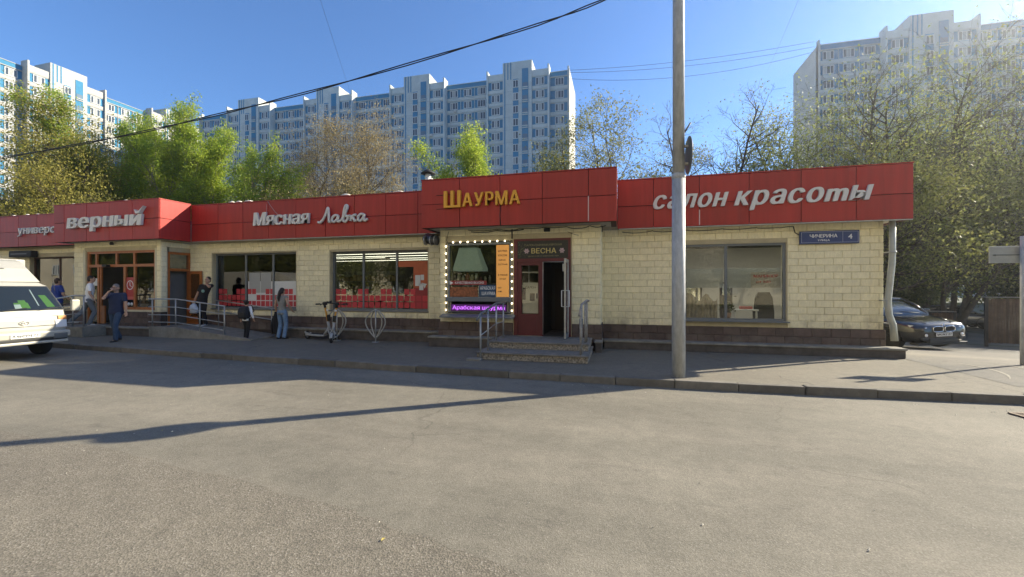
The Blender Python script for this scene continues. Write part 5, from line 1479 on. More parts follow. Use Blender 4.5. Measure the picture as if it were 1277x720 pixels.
# ---------------------------------------------------------------- poles, wires, racks, scooters, screen
M_POST = mat('post_paint', (.42, .43, .43), .6, .1, var=.22, scale=7, streak=(2.5, 2.5, .8), bump=.15, bscale=30)
M_SIGNB = mat('sign_back', (.16, .17, .17), .5, .5)
lp = thing('lamp_post', 'tall round grey lamp post with peeling paint standing at the kerb', 'lamp post', (1.06, 8.07, 0))
b = MB(); b.tube([(1.06, 8.07, -.02), (1.06, 8.07, 3.62)], [.118, .114], 20); b.build('lower_tube', M_POST, lp)
b = MB(); b.tube([(1.06, 8.07, 3.60), (1.06, 8.07, 9.6)], [.104, .098], 20); b.build('upper_tube', M_POST, lp)
b = MB(); b.lathe([(.112, 3.58), (.122, 3.6), (.122, 3.66), (.105, 3.68)], 20, c=(1.06, 8.07, 0)); b.build('collar', M_POST, lp)
b = MB(); b.tube([(1.16, 8.07, 4.42), (1.26, 8.05, 4.58)], .016, 6); b.build('bracket', M_SIGNB, lp)
b = MB(); b.tube([(1.06, 8.07, 9.4), (1.06, 7.4, 9.75), (1.06, 6.4, 9.85)], [.05, .04, .035], 8); b.rbox(.94, 1.18, 5.7, 6.45, 9.78, 9.92, .03); b.build('lamp_arm', M_GALV, lp)
ts = thing('traffic_sign', 'round traffic sign seen edge-on on the lamp post', 'road sign', (1.06, 8.07, 4.01), R(2))
b = MB(); b.lathe([(.30, -.012), (.335, -.010), (.335, .004), (.32, .010), (.01, .010)], 28, axis='X', c=(.175, .02, 0)); b.build('sign_disc', M_SIGNB, ts, world=False)
b = MB(); b.box(.10, .162, -.03, .03, .14, .18); b.box(.10, .162, -.03, .03, -.18, -.14); b.build('sign_clamp', M_GALV, ts, world=False)
ps = thing('sign_pole', 'thin grey pole carrying a blank-backed rectangular sign at the right edge', 'sign pole', (8.23, 11.13, 0))
b = MB(); b.tube([(8.23, 11.13, -.02), (8.23, 11.13, 2.7)], .042, 12); b.build('pole', M_POST, ps)
rs2 = thing('road_sign', 'rectangular road sign seen from its grey back at the right edge', 'road sign', (8.23, 11.13, 2.32))
b = MB(); b.rbox(7.70, 8.86, 11.18, 11.20, 2.14, 2.50, .008); b.build('sign_plate', mat('sign_plate_back', (.34, .35, .33), .55, .3, var=.1, scale=5), rs2)
b = MB(); b.box(7.76, 8.80, 11.172, 11.179, 2.30, 2.325); b.lathe([(.02, -.004), (.02, .004)], 10, axis='Y', c=(7.80, 11.172, 2.312)); b.build('sign_rail', M_SIGNB, rs2)

def wire(name, label, pts, r_=.012, strands=1, sag=0.0, group='overhead wires', n=24):
    T = thing(name, label, 'cable', pts[0], 0, group)
    pts = [Vector(p) for p in pts]
    for s in range(strands):
        out = []
        if len(pts) == 2:
            for i in range(n + 1):
                t = i / n; out.append(pts[0].lerp(pts[1], t) - Vector((0, 0, 4 * sag * t * (1 - t))))
        else:
            for i in range(len(pts) - 1):
                a, b_, c_, d_ = pts[max(i - 1, 0)], pts[i], pts[i + 1], pts[min(i + 2, len(pts) - 1)]
                for k in range(5):
                    t = k / 5
                    out.append(.5 * ((2 * b_) + (c_ - a) * t + (2 * a - 5 * b_ + 4 * c_ - d_) * t * t + (3 * b_ - a - 3 * c_ + d_) * t ** 3))
            out.append(pts[-1])
        if strands > 1:
            out = [p + Vector((0, .02 * math.cos(i * .9 + s * 3.14), .02 * math.sin(i * .9 + s * 3.14))) for i, p in enumerate(out)]
        b = MB(); b.tube(out, r_, 5); b.build('strand', M_CABLE, T)
wire('street_cable', 'thick black twisted cable sagging from the lamp post across the sky to the left',
     [(1.06, 8.0, 7.42), (-.3, 8.1, 7.07), (-2.04, 8.1, 6.73), (-6.12, 8.1, 6.18), (-9.72, 8.1, 5.83), (-13.0, 8.1, 5.59), (-17.5, 8.1, 5.40), (-26, 8.4, 5.3), (-40, 9.5, 5.5)], .012, 2, group=None)
b = MB(); pts = [Vector((-.15 + .16 * math.cos(a) , 8.08, 7.12 + .07 * math.sin(a) + a * .006)) for a in np.linspace(0, 11, 30)]; b.tube(pts, .009, 4)
tag(b.build('cable_coil', M_CABLE), 'small loop of spare cable on the thick cable near the lamp post', 'cable')
wire('roof_wire', 'thin wire dropping through the sky towards the roof of the blue tower', [(-13.6, 14, 19.5), (-64.0, 92, 47.2)], .012, sag=.4)
wire('roof_wire', 'thin wire running down the sky at the upper right towards the trees', [(6.4, 12, 14.2), (15.5, 50, 25.0)], .007, sag=.3)
for k, (za, zb, sg, lab) in enumerate(((48.6, 50.6, .9, 'highest'), (48.1, 49.6, 1.2, 'middle'), (46.8, 48.6, 2.2, 'lowest'))):
    wire('tower_wire', '%s of the three faint wires strung between the blue tower and the hazy right tower' % lab, [(-10.4, 90, za), (37.7, 95, zb)], .035, sag=sg)

# ---------------------------------------------------------------- bicycle racks
def bike_rack(label, x, y):
    t = thing('bike_rack', label, 'bike rack', (x, y, 0), R(4), group='balloon-shaped bike racks by the wall')
    b = MB(); b.tube([(0, 0, 0), (0, 0, .98)], .02, 8); b.build('post', M_GALV, t, world=False)
    for s in (-1, 1):
        for w_, y_ in ((.36, -.02), (.20, .05)):
            b = MB()
            b.tube([(s * w_ * math.sin(math.pi * q) ** .8 * (1 - .25 * (1 - q)), y_ * math.sin(math.pi * q), .12 + .86 * (q ** .9)) for q in np.linspace(0.0, 1, 18)], .019, 7)
            b.build('hoop', M_GALV, t, world=False)
    b = MB(); b.lathe([(.11, 0), (.11, .015), (.03, .03)], 12); b.build('base_plate', M_GALV, t, world=False)
bike_rack('balloon-shaped steel bike rack standing alone under the window with the orange poster', -6.98, 11.0)
bike_rack('balloon-shaped steel bike rack directly behind the two electric scooters', -8.35, 11.05)

# ---------------------------------------------------------------- electric scooters
M_YEL = mat('scooter_yellow', (.62, .30, .02), .4)
M_LGREY = mat('scooter_grey', (.40, .41, .41), .45)
M_TYRE = mat('tyre', (.022, .022, .022), .85)
M_RIM = mat('rim', (.42, .42, .42), .35, .8)
def scooter(label, loc, rz, lean=0.0):
    t = thing('electric_scooter', label, 'scooter', loc, rz, group='electric scooters parked by the bike racks')
    t.rotation_euler = (lean, 0, rz)
    def P_(nm, b, m): return b.build(nm, m, t, world=False)
    for nm, xx in (('front_wheel', .48), ('rear_wheel', -.52)):
        b = MB(); b.lathe([(.07, -.025), (.115, -.03), (.13, -.012), (.13, .012), (.115, .03), (.07, .025)], 20, axis='Y', c=(xx, 0, .13)); wz = P_(nm, b, M_TYRE)
        b = MB(); b.lathe([(.01, -.028), (.07, -.026), (.07, .026), (.01, .028)], 14, axis='Y', c=(xx, 0, .13)); o = b.build('hub', M_RIM); o.parent = wz
    b = MB(); b.rbox(-.42, .24, -.085, .085, .13, .185, .018); b.prism([(-.56, .14), (-.36, .14), (-.36, .19), (-.56, .25)], -.04, .04, 'Y'); P_('deck', b, M_LGREY)
    b = MB(); b.box(-.40, .20, -.07, .07, .186, .191); P_('deck_mat', b, M_TYRE)
    b = MB(); b.tube([(.18, 0, .16), (.36, 0, .34), (.40, 0, .42)], [.045, .04, .04], 10); P_('neck', b, M_LGREY)
    b = MB(); b.tube([(.48, -.06, .13), (.44, -.06, .30), (.42, 0, .36)], .016, 6); b.tube([(.48, .06, .13), (.44, .06, .30), (.42, 0, .36)], .016, 6); P_('fork', b, M_LGREY)
    b = MB(); b.tube([(.425, 0, .34), (.385, 0, .60)], .038, 10); P_('stem_base', b, M_LGREY)
    b = MB(); b.tube([(.385, 0, .60), (.33, 0, 1.02)], .030, 10); P_('stem', b, M_YEL)
    b = MB(); b.tube([(.33, 0, 1.02), (.315, 0, 1.14)], .034, 10); b.rbox(.28, .40, -.05, .05, 1.10, 1.20, .02); P_('display', b, M_DARK)
    b = MB(); b.tube([(.30, -.28, 1.17), (.33, -.14, 1.15), (.335, .14, 1.15), (.30, .28, 1.17)], .014, 8); P_('handlebar', b, M_DARK)
    for s in (-1, 1):
        b = MB(); b.tube([(.315, s * .16, 1.16), (.295, s * .30, 1.175)], .022, 8); P_('grip', b, M_TYRE)
        b = MB(); b.tube([(.35, s * .13, 1.15), (.39, s * .24, 1.13)], .008, 5); P_('brake_lever', b, M_DARK)
    b = MB(); b.rbox(.40, .47, -.045, .045, .62, .80, .012); P_('battery_box', b, M_DARK)
    b = MB(); pts = [(.48 + .155 * math.cos(a), 0, .13 + .155 * math.sin(a)) for a in np.linspace(.2, 2.2, 9)]
    for (x0_, _, z0_), (x1_, _, z1_) in zip(pts, pts[1:]): b.add([(x0_, -.035, z0_), (x0_, .035, z0_), (x1_, .035, z1_), (x1_, -.035, z1_)], [(0, 1, 2, 3)])
    b.box(-.60, -.575, -.03, .03, .19, .26); P_('mudguard', b, M_LGREY)
    b = MB(); b.tube([(-.1, .06, .13), (-.16, .17, .005)], .010, 6); P_('kickstand', b, M_DARK)
    b = MB(); b.rbox(.395, .425, -.03, .03, .92, .98, .008); P_('headlight', b, M_WHITE)
scooter('yellow-stemmed electric scooter pointing along the wall, farther of the pair', (-9.0, 11.12, 0), R(-8), R(7))
scooter('yellow-stemmed electric scooter turned towards the street, nearer of the pair', (-8.40, 10.98, 0), R(-62), R(-7))

# ---------------------------------------------------------------- slatted screen of the bin yard
M_SLAT = mat('screen_slat', (.125, .082, .048), .8, var=.3, scale=5, rnd=.28)
M_SFRAME = mat('screen_frame', (.03, .026, .024), .6)
M_CORR = mat('corrugated', (.40, .37, .32), .5, .4, var=.2, scale=6)
def screen(label, loc, rz, w_, h_, post_x):
    t = thing('slatted_screen', label, 'fence', loc, rz, group='slatted screens round the bin yard')
    s_ = MB(); s_.box(-.038, .038, -.012, .012, .16, h_ - .06); sm = s_.mesh('slat', M_SLAT)
    n = int(w_ / .088)
    for i in range(n):
        link('slat', sm, t, (.05 + i * .088, -.03 + rt.uniform(-.003, .003), rt.uniform(-.012, .012)))
    b = MB(); b.box(0, w_, -.018, .03, h_ - .28, h_ - .22); b.build('rail', M_SFRAME, t, world=False)
    b = MB(); b.box(0, w_, -.018, .03, .20, .26); b.build('rail', M_SFRAME, t, world=False)
    for x in post_x:
        b = MB(); b.box(x - .05, x + .05, -.05, .05, -.1, h_); b.build('post', M_SFRAME, t, world=False)
    b = MB(); k = int(w_ / .06)
    for i in range(k):
        b.prism([(i * .06, h_), (i * .06 + .03, h_ + .028), (i * .06 + .06, h_)], -.12, .5, 'Y')
    b.build('corrugated_cap', M_CORR, t, world=False)
    return t
sx, sy = 15.2, 22.3
screen('tall brown slatted screen with corrugated cap at the right edge', (sx, sy, gz(sx, sy)), R(-14), 4.4, 2.1, (.05, 2.1, 4.1))
screen('low brown slatted panel left of the tall screen, near the tree trunk', (sx - .9, sy + 1.8, gz(sx - .9, sy + 1.8)), R(-10), 1.0, 1.45, (.05, .9))
bin_ = thing('waste_bin', 'dark wheeled waste bin in front of the tall slatted screen', 'waste bin', (16.6, 21.4, gz(16.6, 21.4)), R(-14))
b = MB(); b.loft([rect(0, 0, .22, .25, .12), rect(0, 0, .29, .33, .95), rect(0, 0, .31, .35, 1.0)], smooth=False); b.build('bin_body', M_SFRAME, bin_, world=False)
b = MB(); b.rbox(-.32, .32, -.37, .37, 1.0, 1.07, .02); b.build('lid', M_SFRAME, bin_, world=False)
for s in (-1, 1):
    b = MB(); b.lathe([(.02, -.03), (.09, -.03), (.09, .03), (.02, .03)], 12, axis='X', c=(s * .24, .2, .09)); b.build('wheel', M_TYRE, bin_, world=False)
# ---------------------------------------------------------------- vehicles
M_CGLASS = mat('car_glass', (.02, .03, .035), .04, spec=1.0, coat=.6)
M_CHROME = mat('chrome', (.7, .7, .7), .12, 1.0)
M_PLATE = mat('plate_white', (.72, .72, .70), .5)
M_LAMP = mat('lamp_glass', (.75, .77, .78), .08, spec=.9, coat=1.0)
M_BLACKP = mat('black_trim', (.025, .025, .025), .55)
def wheel(T, x, y, r_, w_, turn=0.0, spokes=5):
    t = MB(); t.lathe([(r_ * .62, -w_ / 2), (r_ * .93, -w_ / 2), (r_, -w_ * .36), (r_, w_ * .36), (r_ * .93, w_ / 2), (r_ * .62, w_ / 2)], 28, axis='Y')
    o = t.build('wheel', M_TYRE, T, world=False, loc=Vector((x, y, r_))); o.rotation_euler = (0, 0, turn)
    sg = 1 if y > 0 else -1
    b = MB(); b.lathe([(r_ * .55, -w_ * .4), (r_ * .63, -w_ * .45), (r_ * .63, w_ * .45), (r_ * .55, w_ * .4)], 24, axis='Y')
    for k in range(spokes):
        a = 2 * math.pi * k / spokes
        b.M = Matrix.Translation((0, sg * w_ * .36, 0)) @ Matrix.Rotation(a, 4, 'Y')
        b.box(-.028, .028, -.015, .015, .02, r_ * .6)
    b.M = None
    b.lathe([(.06, sg * w_ * .3), (.06, sg * w_ * .42)], 10, axis='Y')
    q = b.build('rim', M_RIM); q.parent = o
    b = MB(); b.lathe([(r_ * .5, -.02), (r_ * .5, .02)], 18, axis='Y'); q = b.build('brake_disc', M_SIGNB); q.parent = o
def ringx(x, w_, zb, zt, n=9, e=3.2, z_in=None):
    """cross section at x: superellipse-ish half width w_, from zb to zt"""
    zc, hz = (zb + zt) / 2, (zt - zb) / 2
    pts = []
    for k in range(4 * n):
        a = 2 * math.pi * k / (4 * n)
        c_, s_ = math.cos(a), math.sin(a)
        pts.append((x, w_ * math.copysign(abs(c_) ** (2 / e), c_), zc + hz * math.copysign(abs(s_) ** (2 / e), s_)))
    return pts
def plate_on(T, txt, x, y0, y1, z0, z1, ang=0.0):
    b = MB(); b.rbox(x, x + .012, y0, y1, z0, z1, .004); p = b.build('number_plate', M_PLATE, T, world=False)
    # text reads along +Y when seen from +X
    lt = lettering(txt, None, 0, (y1 - y0) * .90, 0, 0, (z1 - z0) * .60, M_BLACKP, .004, .015, single=True, name='plate_text', gap=.09)[0]
    lt.parent = p; lt.rotation_euler = (0, 0, R(90)); lt.location = (x + .0125, y0 + (y1 - y0) * .05, z0 + (z1 - z0) * .22)
def suv(label, loc, rot, paint, txt, group=None, turn=0.0):
    T = thing('parked_car', label, 'car', loc, 0, group); T.rotation_euler = rot
    def P_(nm, b, m): return b.build(nm, m, T, world=False)
    b = MB()
    st = [(.0, .62, .46, .80), (-.05, .78, .36, .87), (-.16, .89, .28, .935), (-.4, .955, .25, 1.0), (-.9, .985, .25, 1.06), (-1.5, 1.0, .25, 1.11), (-2.6, 1.0, .25, 1.13), (-3.8, 1.0, .25, 1.16), (-4.45, .95, .30, 1.18), (-4.78, .86, .40, 1.14), (-4.85, .75, .5, 1.05)]
    b.loft([ringx(*s, e=4.0) for s in st]); body = P_('body', b, paint)
    b = MB(); st = [(-1.20, .80, 1.02, 1.10), (-1.55, .80, 1.04, 1.32), (-2.05, .78, 1.05, 1.58), (-2.6, .77, 1.05, 1.66), (-3.2, .76, 1.06, 1.64), (-3.9, .72, 1.08, 1.48), (-4.5, .66, 1.1, 1.2)]
    b.loft([ringx(*s, e=3.4) for s in st]); P_('glasshouse', b, M_CGLASS)
    b = MB(); st = [(-1.98, .64, 1.54, 1.60), (-2.2, .70, 1.56, 1.655), (-2.7, .71, 1.56, 1.69), (-3.3, .69, 1.54, 1.67), (-3.9, .60, 1.42, 1.51)]
    b.loft([ringx(*s, e=3.4) for s in st]); P_('roof', b, paint)
    for s in (-1, 1):
        b = MB(); b.tube([(-1.22, s * .79, 1.08), (-1.6, s * .765, 1.36), (-2.05, s * .72, 1.585)], .035, 6); P_('windscreen_pillar', b, paint)
        # bonnet crease
        b = MB(); b.tube([(-.14, s * .42, .935), (-.6, s * .50, 1.035), (-1.25, s * .62, 1.10)], .016, 6); P_('bonnet_crease', b, paint)
        # headlight wrapping round the corner
        b = MB(); b.loft([[(-.005 - (abs(y_) - .4) ** 2 * .9, s * y_, .735 + (y_ - .4) * .10 + dz) for y_ in (.42, .55, .68, .80, .87)] + [(-.02 - (abs(y_) - .4) ** 2 * .9, s * y_, .80 + (y_ - .4) * .16 + dz) for y_ in (.87, .80, .68, .55, .42)] for dz in (0.0,)] * 1 + [[(-.06 - (abs(y_) - .4) ** 2 * .9, s * y_, .735 + (y_ - .4) * .10) for y_ in (.42, .55, .68, .80, .87)] + [(-.08 - (abs(y_) - .4) ** 2 * .9, s * y_, .80 + (y_ - .4) * .16) for y_ in (.87, .80, .68, .55, .42)]], smooth=False)
        hl = P_('headlight', b, M_LAMP)
        b = MB()
        for y_ in (.55, .70): b.lathe([(.035, 0), (.03, .02)], 10, axis='X', c=(-.004 - (y_ - .4) ** 2 * .9, s * y_, .785))
        q = b.build('headlight_lens', M_CHROME); q.parent = hl
        # kidney grille
        ky = s * .19
        b = MB(); n = 20
        ring = [(ky + .165 * math.copysign(abs(math.cos(a)) ** .55, math.cos(a)), .745 + .085 * math.copysign(abs(math.sin(a)) ** .6, math.sin(a))) for a in np.linspace(0, 2 * math.pi, n, endpoint=False)]
        b.tube([(.025, y_, z_) for y_, z_ in ring] + [(.025, *ring[0])], .014, 6, caps=False); kg = P_('kidney_grille', b, M_CHROME)
        b = MB(); b.prism(ring, -.01, .018, 'X')
        q = b.build('grille_back', M_DARK); q.parent = kg
        b = MB()
        for i in range(7):
            yy = ky + (-.13 + i * .0433); b.box(.016, .028, yy - .006, yy + .006, .675, .815)
        q = b.build('grille_bars', M_BLACKP); q.parent = kg; tag(q, kind='stuff')
        b = MB(); b.rbox(-.06, .0 - .03 + .05, s * .60 - .10, s * .60 + .10, .40, .50, .015); P_('side_intake', b, M_BLACKP)
        b = MB(); b.lathe([(.05, 0), (.045, .012)], 12, axis='X', c=(.018, s * .58, .56)); P_('fog_lamp', b, M_LAMP)
        b = MB(); b.rbox(-1.72, -1.52, s * 1.0 - .02 if s > 0 else -1.20, 1.20 if s > 0 else -.98, 1.08, 1.24, .04); P_('door_mirror', b, paint)
        for x, tn in ((-.92, turn), (-3.85, 0)): wheel(T, x, s * .83, .375, .29, tn)
        b = MB(); pts = [(-.92 + .45 * math.cos(a), s * .985, .375 + .45 * math.sin(a)) for a in np.linspace(.0, math.pi, 14)]; b.tube(pts, .03, 6); P_('wheel_arch', b, M_BLACKP)
    b = MB(); b.rbox(-.10, .012, -.46, .46, .32, .46, .02); P_('lower_grille', b, M_BLACKP)
    b = MB(); b.rbox(-.3, -.02, -.82, .82, .24, .31, .02); P_('front_apron', b, M_BLACKP)
    b = MB(); b.lathe([(.042, 0), (.042, .008)], 16, axis='X', c=(.0, 0, .865)); bd = P_('bonnet_badge', b, M_CHROME)
    b = MB()
    for a0 in (0, math.pi):
        b.add([(.0095, 0, .865)] + [(.0095, .032 * math.cos(a), .865 + .032 * math.sin(a)) for a in np.linspace(a0, a0 + math.pi / 2, 6)], [(0, i, i + 1) for i in range(1, 6)])
    q = b.build('badge_quarter', mat('badge_blue', (.03, .12, .45), .4)); q.parent = bd
    b = MB(); b.rbox(.0, .02, -.27, .27, .505, .635, .008); P_('plate_holder', b, M_BLACKP)
    plate_on(T, txt, .0205, -.26, .26, .515, .627)
    b = MB(); b.tube([(-1.22, .5, 1.13), (-1.35, -.05, 1.20)], .010, 5); b.tube([(-1.22, -.1, 1.125), (-1.36, -.6, 1.195)], .010, 5); P_('wiper', b, M_BLACKP)
    return T
M_CARBLK = mat('car_black', (.010, .011, .013), .2, coat=.8, spec=.5)
M_CARBLU = mat('car_paleblue', (.24, .32, .38), .25, .4, coat=.8)
M_CARGRY = mat('car_grey', (.20, .21, .22), .25, .4, coat=.8)
cx, cy = 9.95, 16.1
suv('black SUV with twin chrome kidney grilles nosing out past the drainpipe', (cx, cy, gz(cx, cy + 1) + .0), (R(2.6), R(1.0), R(-74)), M_CARBLK, 'М929КУ 197', turn=R(14))
for (x, y, rz, m, lab, tx) in ((22.8, 36.6, -20, M_CARBLU, 'pale blue parked car glimpsed beyond the black SUV', 'Е215ОР 77'), (25.6, 36.5, -15, M_CARGRY, 'grey parked car partly hidden behind the trunk and the screen', 'К408ТН 77')):
    suv(lab, (x, y, gz(x, y)), (0, 0, R(rz)), m, tx, group='cars parked in the yard')

# ---- white forward-control light truck at the left edge, nose towards +X
M_VAN = mat('van_white', (.40, .385, .33), .4, coat=.2, var=.04, scale=2)
M_AMBER = mat('amber_lamp', (.55, .22, .06), .25)
V = thing('light_truck', 'white cab-over light truck with box body at the left edge', 'truck', (-13.98, 6.88, ZR))
def PV(nm, b, m): return b.build(nm, m, V, world=False)
def cab_ring(x_off, prof):  # prof: list of (x, z, halfwidth)
    return prof
b = MB()
prof = [(-1.75, .45, .80), (-.06, .42, .80), (.0, .50, .84), (.015, .72, .855), (-.01, .95, .865), (-.06, 1.17, .865), (-.30, 1.52, .80), (-.50, 1.80, .73), (-.66, 1.88, .69), (-1.0, 1.93, .68), (-1.75, 1.95, .69)]
ys = [-1, -.93, -.6, 0, .6, .93, 1]
rows = []
for y_ in ys:
    cut = 0.0 if abs(y_) < .9 else (.02 if abs(y_) < .95 else .075)
    bow = .05 * (y_ * y_)
    rows.append([(p[0] - bow - (cut if p[0] > -1.5 else 0), p[2] * y_, p[1] - (.02 if abs(y_) > .95 and p[1] > 1.8 else 0)) for p in prof])
vs = [p for r_ in rows for p in r_]; n = len(prof); fs = []
for i in range(len(rows) - 1):
    for k in range(n): fs.append((i * n + k, i * n + (k + 1) % n, (i + 1) * n + (k + 1) % n, (i + 1) * n + k))
fs += [tuple(range(n)), tuple(range((len(rows) - 1) * n + n - 1, (len(rows) - 1) * n - 1, -1))]
b.add(vs, fs); PV('cab', b, M_VAN)
def on_front(z, y_, d=.012):
    """point on the cab's front skin"""
    for (x0, z0, w0), (x1, z1, w1) in zip(prof[2:], prof[3:]):
        if z0 <= z <= z1:
            t = (z - z0) / (z1 - z0); x = x0 + (x1 - x0) * t; w_ = w0 + (w1 - w0) * t
            return (x - .05 * (y_ / w_) ** 2 + d, y_, z)
    return (prof[2][0] + d, y_, z)
def front_panel(z0, z1, y0, y1, d, shrink=0.0, nz=4, ny=6):
    b = MB(); vs = []
    for j in range(nz + 1):
        z = z0 + (z1 - z0) * j / nz; k = 1 - shrink * j / nz
        for i in range(ny + 1): vs.append(on_front(z, (y0 + (y1 - y0) * i / ny) * k, d))
    m_ = len(vs); vs += [(x - .015, y_, z) for x, y_, z in vs]
    fs = []
    for j in range(nz):
        for i in range(ny):
            a = j * (ny + 1) + i; fs.append((a, a + 1, a + ny + 2, a + ny + 1)); fs.append((a + m_, a + m_ + ny + 1, a + m_ + ny + 2, a + m_ + 1))
    b.add(vs, fs, 0, True); return b
ws = PV('windscreen', front_panel(1.20, 1.775, -.80, .80, .012, .15), glass_mat('truck_glass', (.55, .62, .6), ior=1.5, opacity=.28, body=(.02, .025, .03)))
PV('windscreen_seal', front_panel(1.185, 1.795, -.825, .825, .004, .15), M_BLACKP)
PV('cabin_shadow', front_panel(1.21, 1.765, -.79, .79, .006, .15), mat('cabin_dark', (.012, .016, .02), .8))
M_HIVIS = mat('hi_vis', (.20, .42, .03), .7)
v = MB(); v.M = None
for (y0, y1, z0, z1) in ((-.10, .18, 1.24, 1.38), (.0, .14, 1.37, 1.44)):
    q = front_panel(z0, z1, y0, y1, .0085, .1, 2, 3); v.add(q.v, q.f)
tag(v.build('hi_vis_vest', M_HIVIS, V, world=False))
q = front_panel(1.24, 1.34, -.10, .02, .0095, .05, 2, 2); PV('vest_lining', q, M_WHITE)
q = front_panel(1.26, 1.56, .50, .66, .0085, .15, 2, 2); PV('driver_vest', q, M_HIVIS)
q = front_panel(1.30, 1.70, .335, .36, .0095, .1, 2, 1); PV('seat_belt', q, M_WHITE)
for y_ in (-.35, .30):
    b = MB(); b.tube([on_front(1.19, y_, .03), on_front(1.23, y_ + .25, .026), on_front(1.25, y_ + .45, .024)], .009, 5); PV('wiper', b, M_BLACKP)
b = MB(); b.tube([on_front(1.03, -.8, .004), on_front(1.03, 0, .004), on_front(1.03, .8, .004)], .006, 5); PV('panel_seam', b, M_SIGNB)
b = MB(); b.tube([on_front(.80, -.62, .004), on_front(.80, 0, .004), on_front(.80, .62, .004)], .010, 5); PV('panel_seam', b, M_SIGNB)
for s in (-1, 1):
    q = front_panel(.74, .93, s * .60, s * .83, .014, 0, 3, 3); PV('headlight', q, M_LAMP)
    q = front_panel(.935, 1.03, s * .66, s * .84, .012, 0, 2, 3); PV('indicator', q, M_AMBER)
    b = MB(); b.tube([(-.22, s * .84, 1.30), (-.02, s * 1.0, 1.34)], .012, 6); b.tube([(-.22, s * .84, 1.18), (-.02, s * 1.0, 1.2)], .012, 6); PV('mirror_arm', b, M_BLACKP)
    b = MB(); b.rbox(-.07, .02, s * 1.0 - .09, s * 1.0 + .09, 1.14, 1.44, .03); PV('wing_mirror', b, M_VAN)
    wheel(V, -.82, s * .72, .32, .2, 0, 6)
    b = MB(); pts = [(-.82 + .38 * math.cos(a), s * .80, .33 + .36 * math.sin(a)) for a in np.linspace(0, math.pi, 12)]; b.tube(pts, .03, 6); PV('wheel_arch', b, M_BLACKP)
    wheel(V, -3.3, s * .68, .30, .3, 0, 6)
b = MB(); b.rbox(-.20, .075, -.86, .86, .50, .66, .03); PV('bumper', b, M_VAN)
b = MB(); b.rbox(-.22, .07, -.82, .82, .36, .43, .025); PV('bumper_lip', b, M_VAN)
b = MB(); b.rbox(-.2, .055, -.80, .80, .43, .50, .01); PV('lower_grille', b, M_BLACKP)
for s in (-1, 1):
    b = MB(); b.rbox(-.1, .082, s * .66 - .14, s * .66 + .14, .455, .60, .02); PV('fog_lamp', b, M_SIGNB)
plate_on(V, 'А460УН 77', .080, -.27, .25, .525, .637)
b = MB(); pts = [Vector(on_front(.885 + .045 * math.sin(a), .085 * math.cos(a), .012)) for a in np.linspace(0, 2 * math.pi, 20)]; b.tube(pts, .006, 5)
for s in (-1, 1): b.tube([on_front(.86, s * .035 - .01, .014), on_front(.91, s * .035 + .01, .014)], .006, 5)
b.tube([on_front(.88, -.035, .014), on_front(.89, .035, .014)], .006, 5); PV('oval_badge', b, M_CHROME)
b = MB(); b.rbox(-5.0, -1.78, -.92, .92, .62, 2.52, .04); PV('box_body', b, M_VAN)
b = MB(); b.loft([[(-1.77, -.74, 1.93), (-1.77, .74, 1.93), (-1.77, .70, 2.50), (-1.77, -.70, 2.50)], [(-1.35, -.72, 1.93), (-1.35, .72, 1.93), (-1.45, .66, 2.44), (-1.45, -.66, 2.44)], [(-.72, -.66, 1.90), (-.72, .66, 1.90), (-1.0, .56, 2.24), (-1.0, -.56, 2.24)]], smooth=False); PV('roof_fairing', b, M_VAN)
b = MB(); b.tube([(-.95, -.1, 2.22), (-.98, .12, 2.24)], .012, 5); PV('fairing_mark', b, M_SIGNB)
b = MB(); b.tube([(-.40, .79, 1.66), (-.62, .86, 1.98), (-.70, .88, 2.10)], .006, 4); PV('aerial', b, M_BLACKP)
b = MB(); b.box(-5.0, -1.7, -.4, .4, .45, .6); PV('chassis', b, M_BLACKP)
# ---------------------------------------------------------------- people
def voxel(bm_, name, m, vox, parent, smooth=6):
    """one continuous skin: overlapping limbs fused by a voxel remesh, then relaxed"""
    me = bm_.mesh(name, m)
    o = bpy.data.objects.new(name, me); COL.objects.link(o)
    r = o.modifiers.new('r', 'REMESH'); r.mode = 'VOXEL'; r.voxel_size = vox; r.use_smooth_shade = True
    s = o.modifiers.new('s', 'SMOOTH'); s.iterations = smooth; s.factor = .5
    dg = bpy.context.evaluated_depsgraph_get(); dg.update()
    ne = bpy.data.meshes.new_from_object(o.evaluated_get(dg))
    ne.name = name
    bpy.data.objects.remove(o); bpy.data.meshes.remove(me)
    ne.materials.clear(); ne.materials.append(m)
    return link(name, ne, parent)
def ell(b, c, r, rot=None, n=12, k=8):
    prof = []
    for i in range(k + 1):
        a = -math.pi / 2 + math.pi * i / k
        prof.append((max(math.cos(a), .02), math.sin(a)))
    M0 = b.M
    M = Matrix.Translation(c) @ (rot if rot is not None else Matrix.Identity(4)) @ Matrix.Diagonal((*r, 1))
    b.M = M if M0 is None else M0 @ M
    b.lathe(prof, n); b.M = M0
def ik(a, t, l1, l2, hint):
    a, t = Vector(a), Vector(t); d = t - a; L = min(d.length, (l1 + l2) * .999); u = d.normalized()
    x = (l1 * l1 - l2 * l2 + L * L) / (2 * L); h = math.sqrt(max(l1 * l1 - x * x, 0))
    hv = Vector(hint); hv = (hv - u * hv.dot(u)).normalized()
    return a + u * x + hv * h, a + u * L
def limb_(b, pts, rad, n=10):
    b.tube(pts, rad, n)
    for p, r in zip(pts, rad): ell(b, p, (r, r, r), n=n, k=6)
SKIN = mat('skin', (.47, .28, .19), .55)
HAIRD = mat('hair_dark', (.018, .013, .010), .6)
HAIRG = mat('hair_grey', (.20, .18, .16), .7)
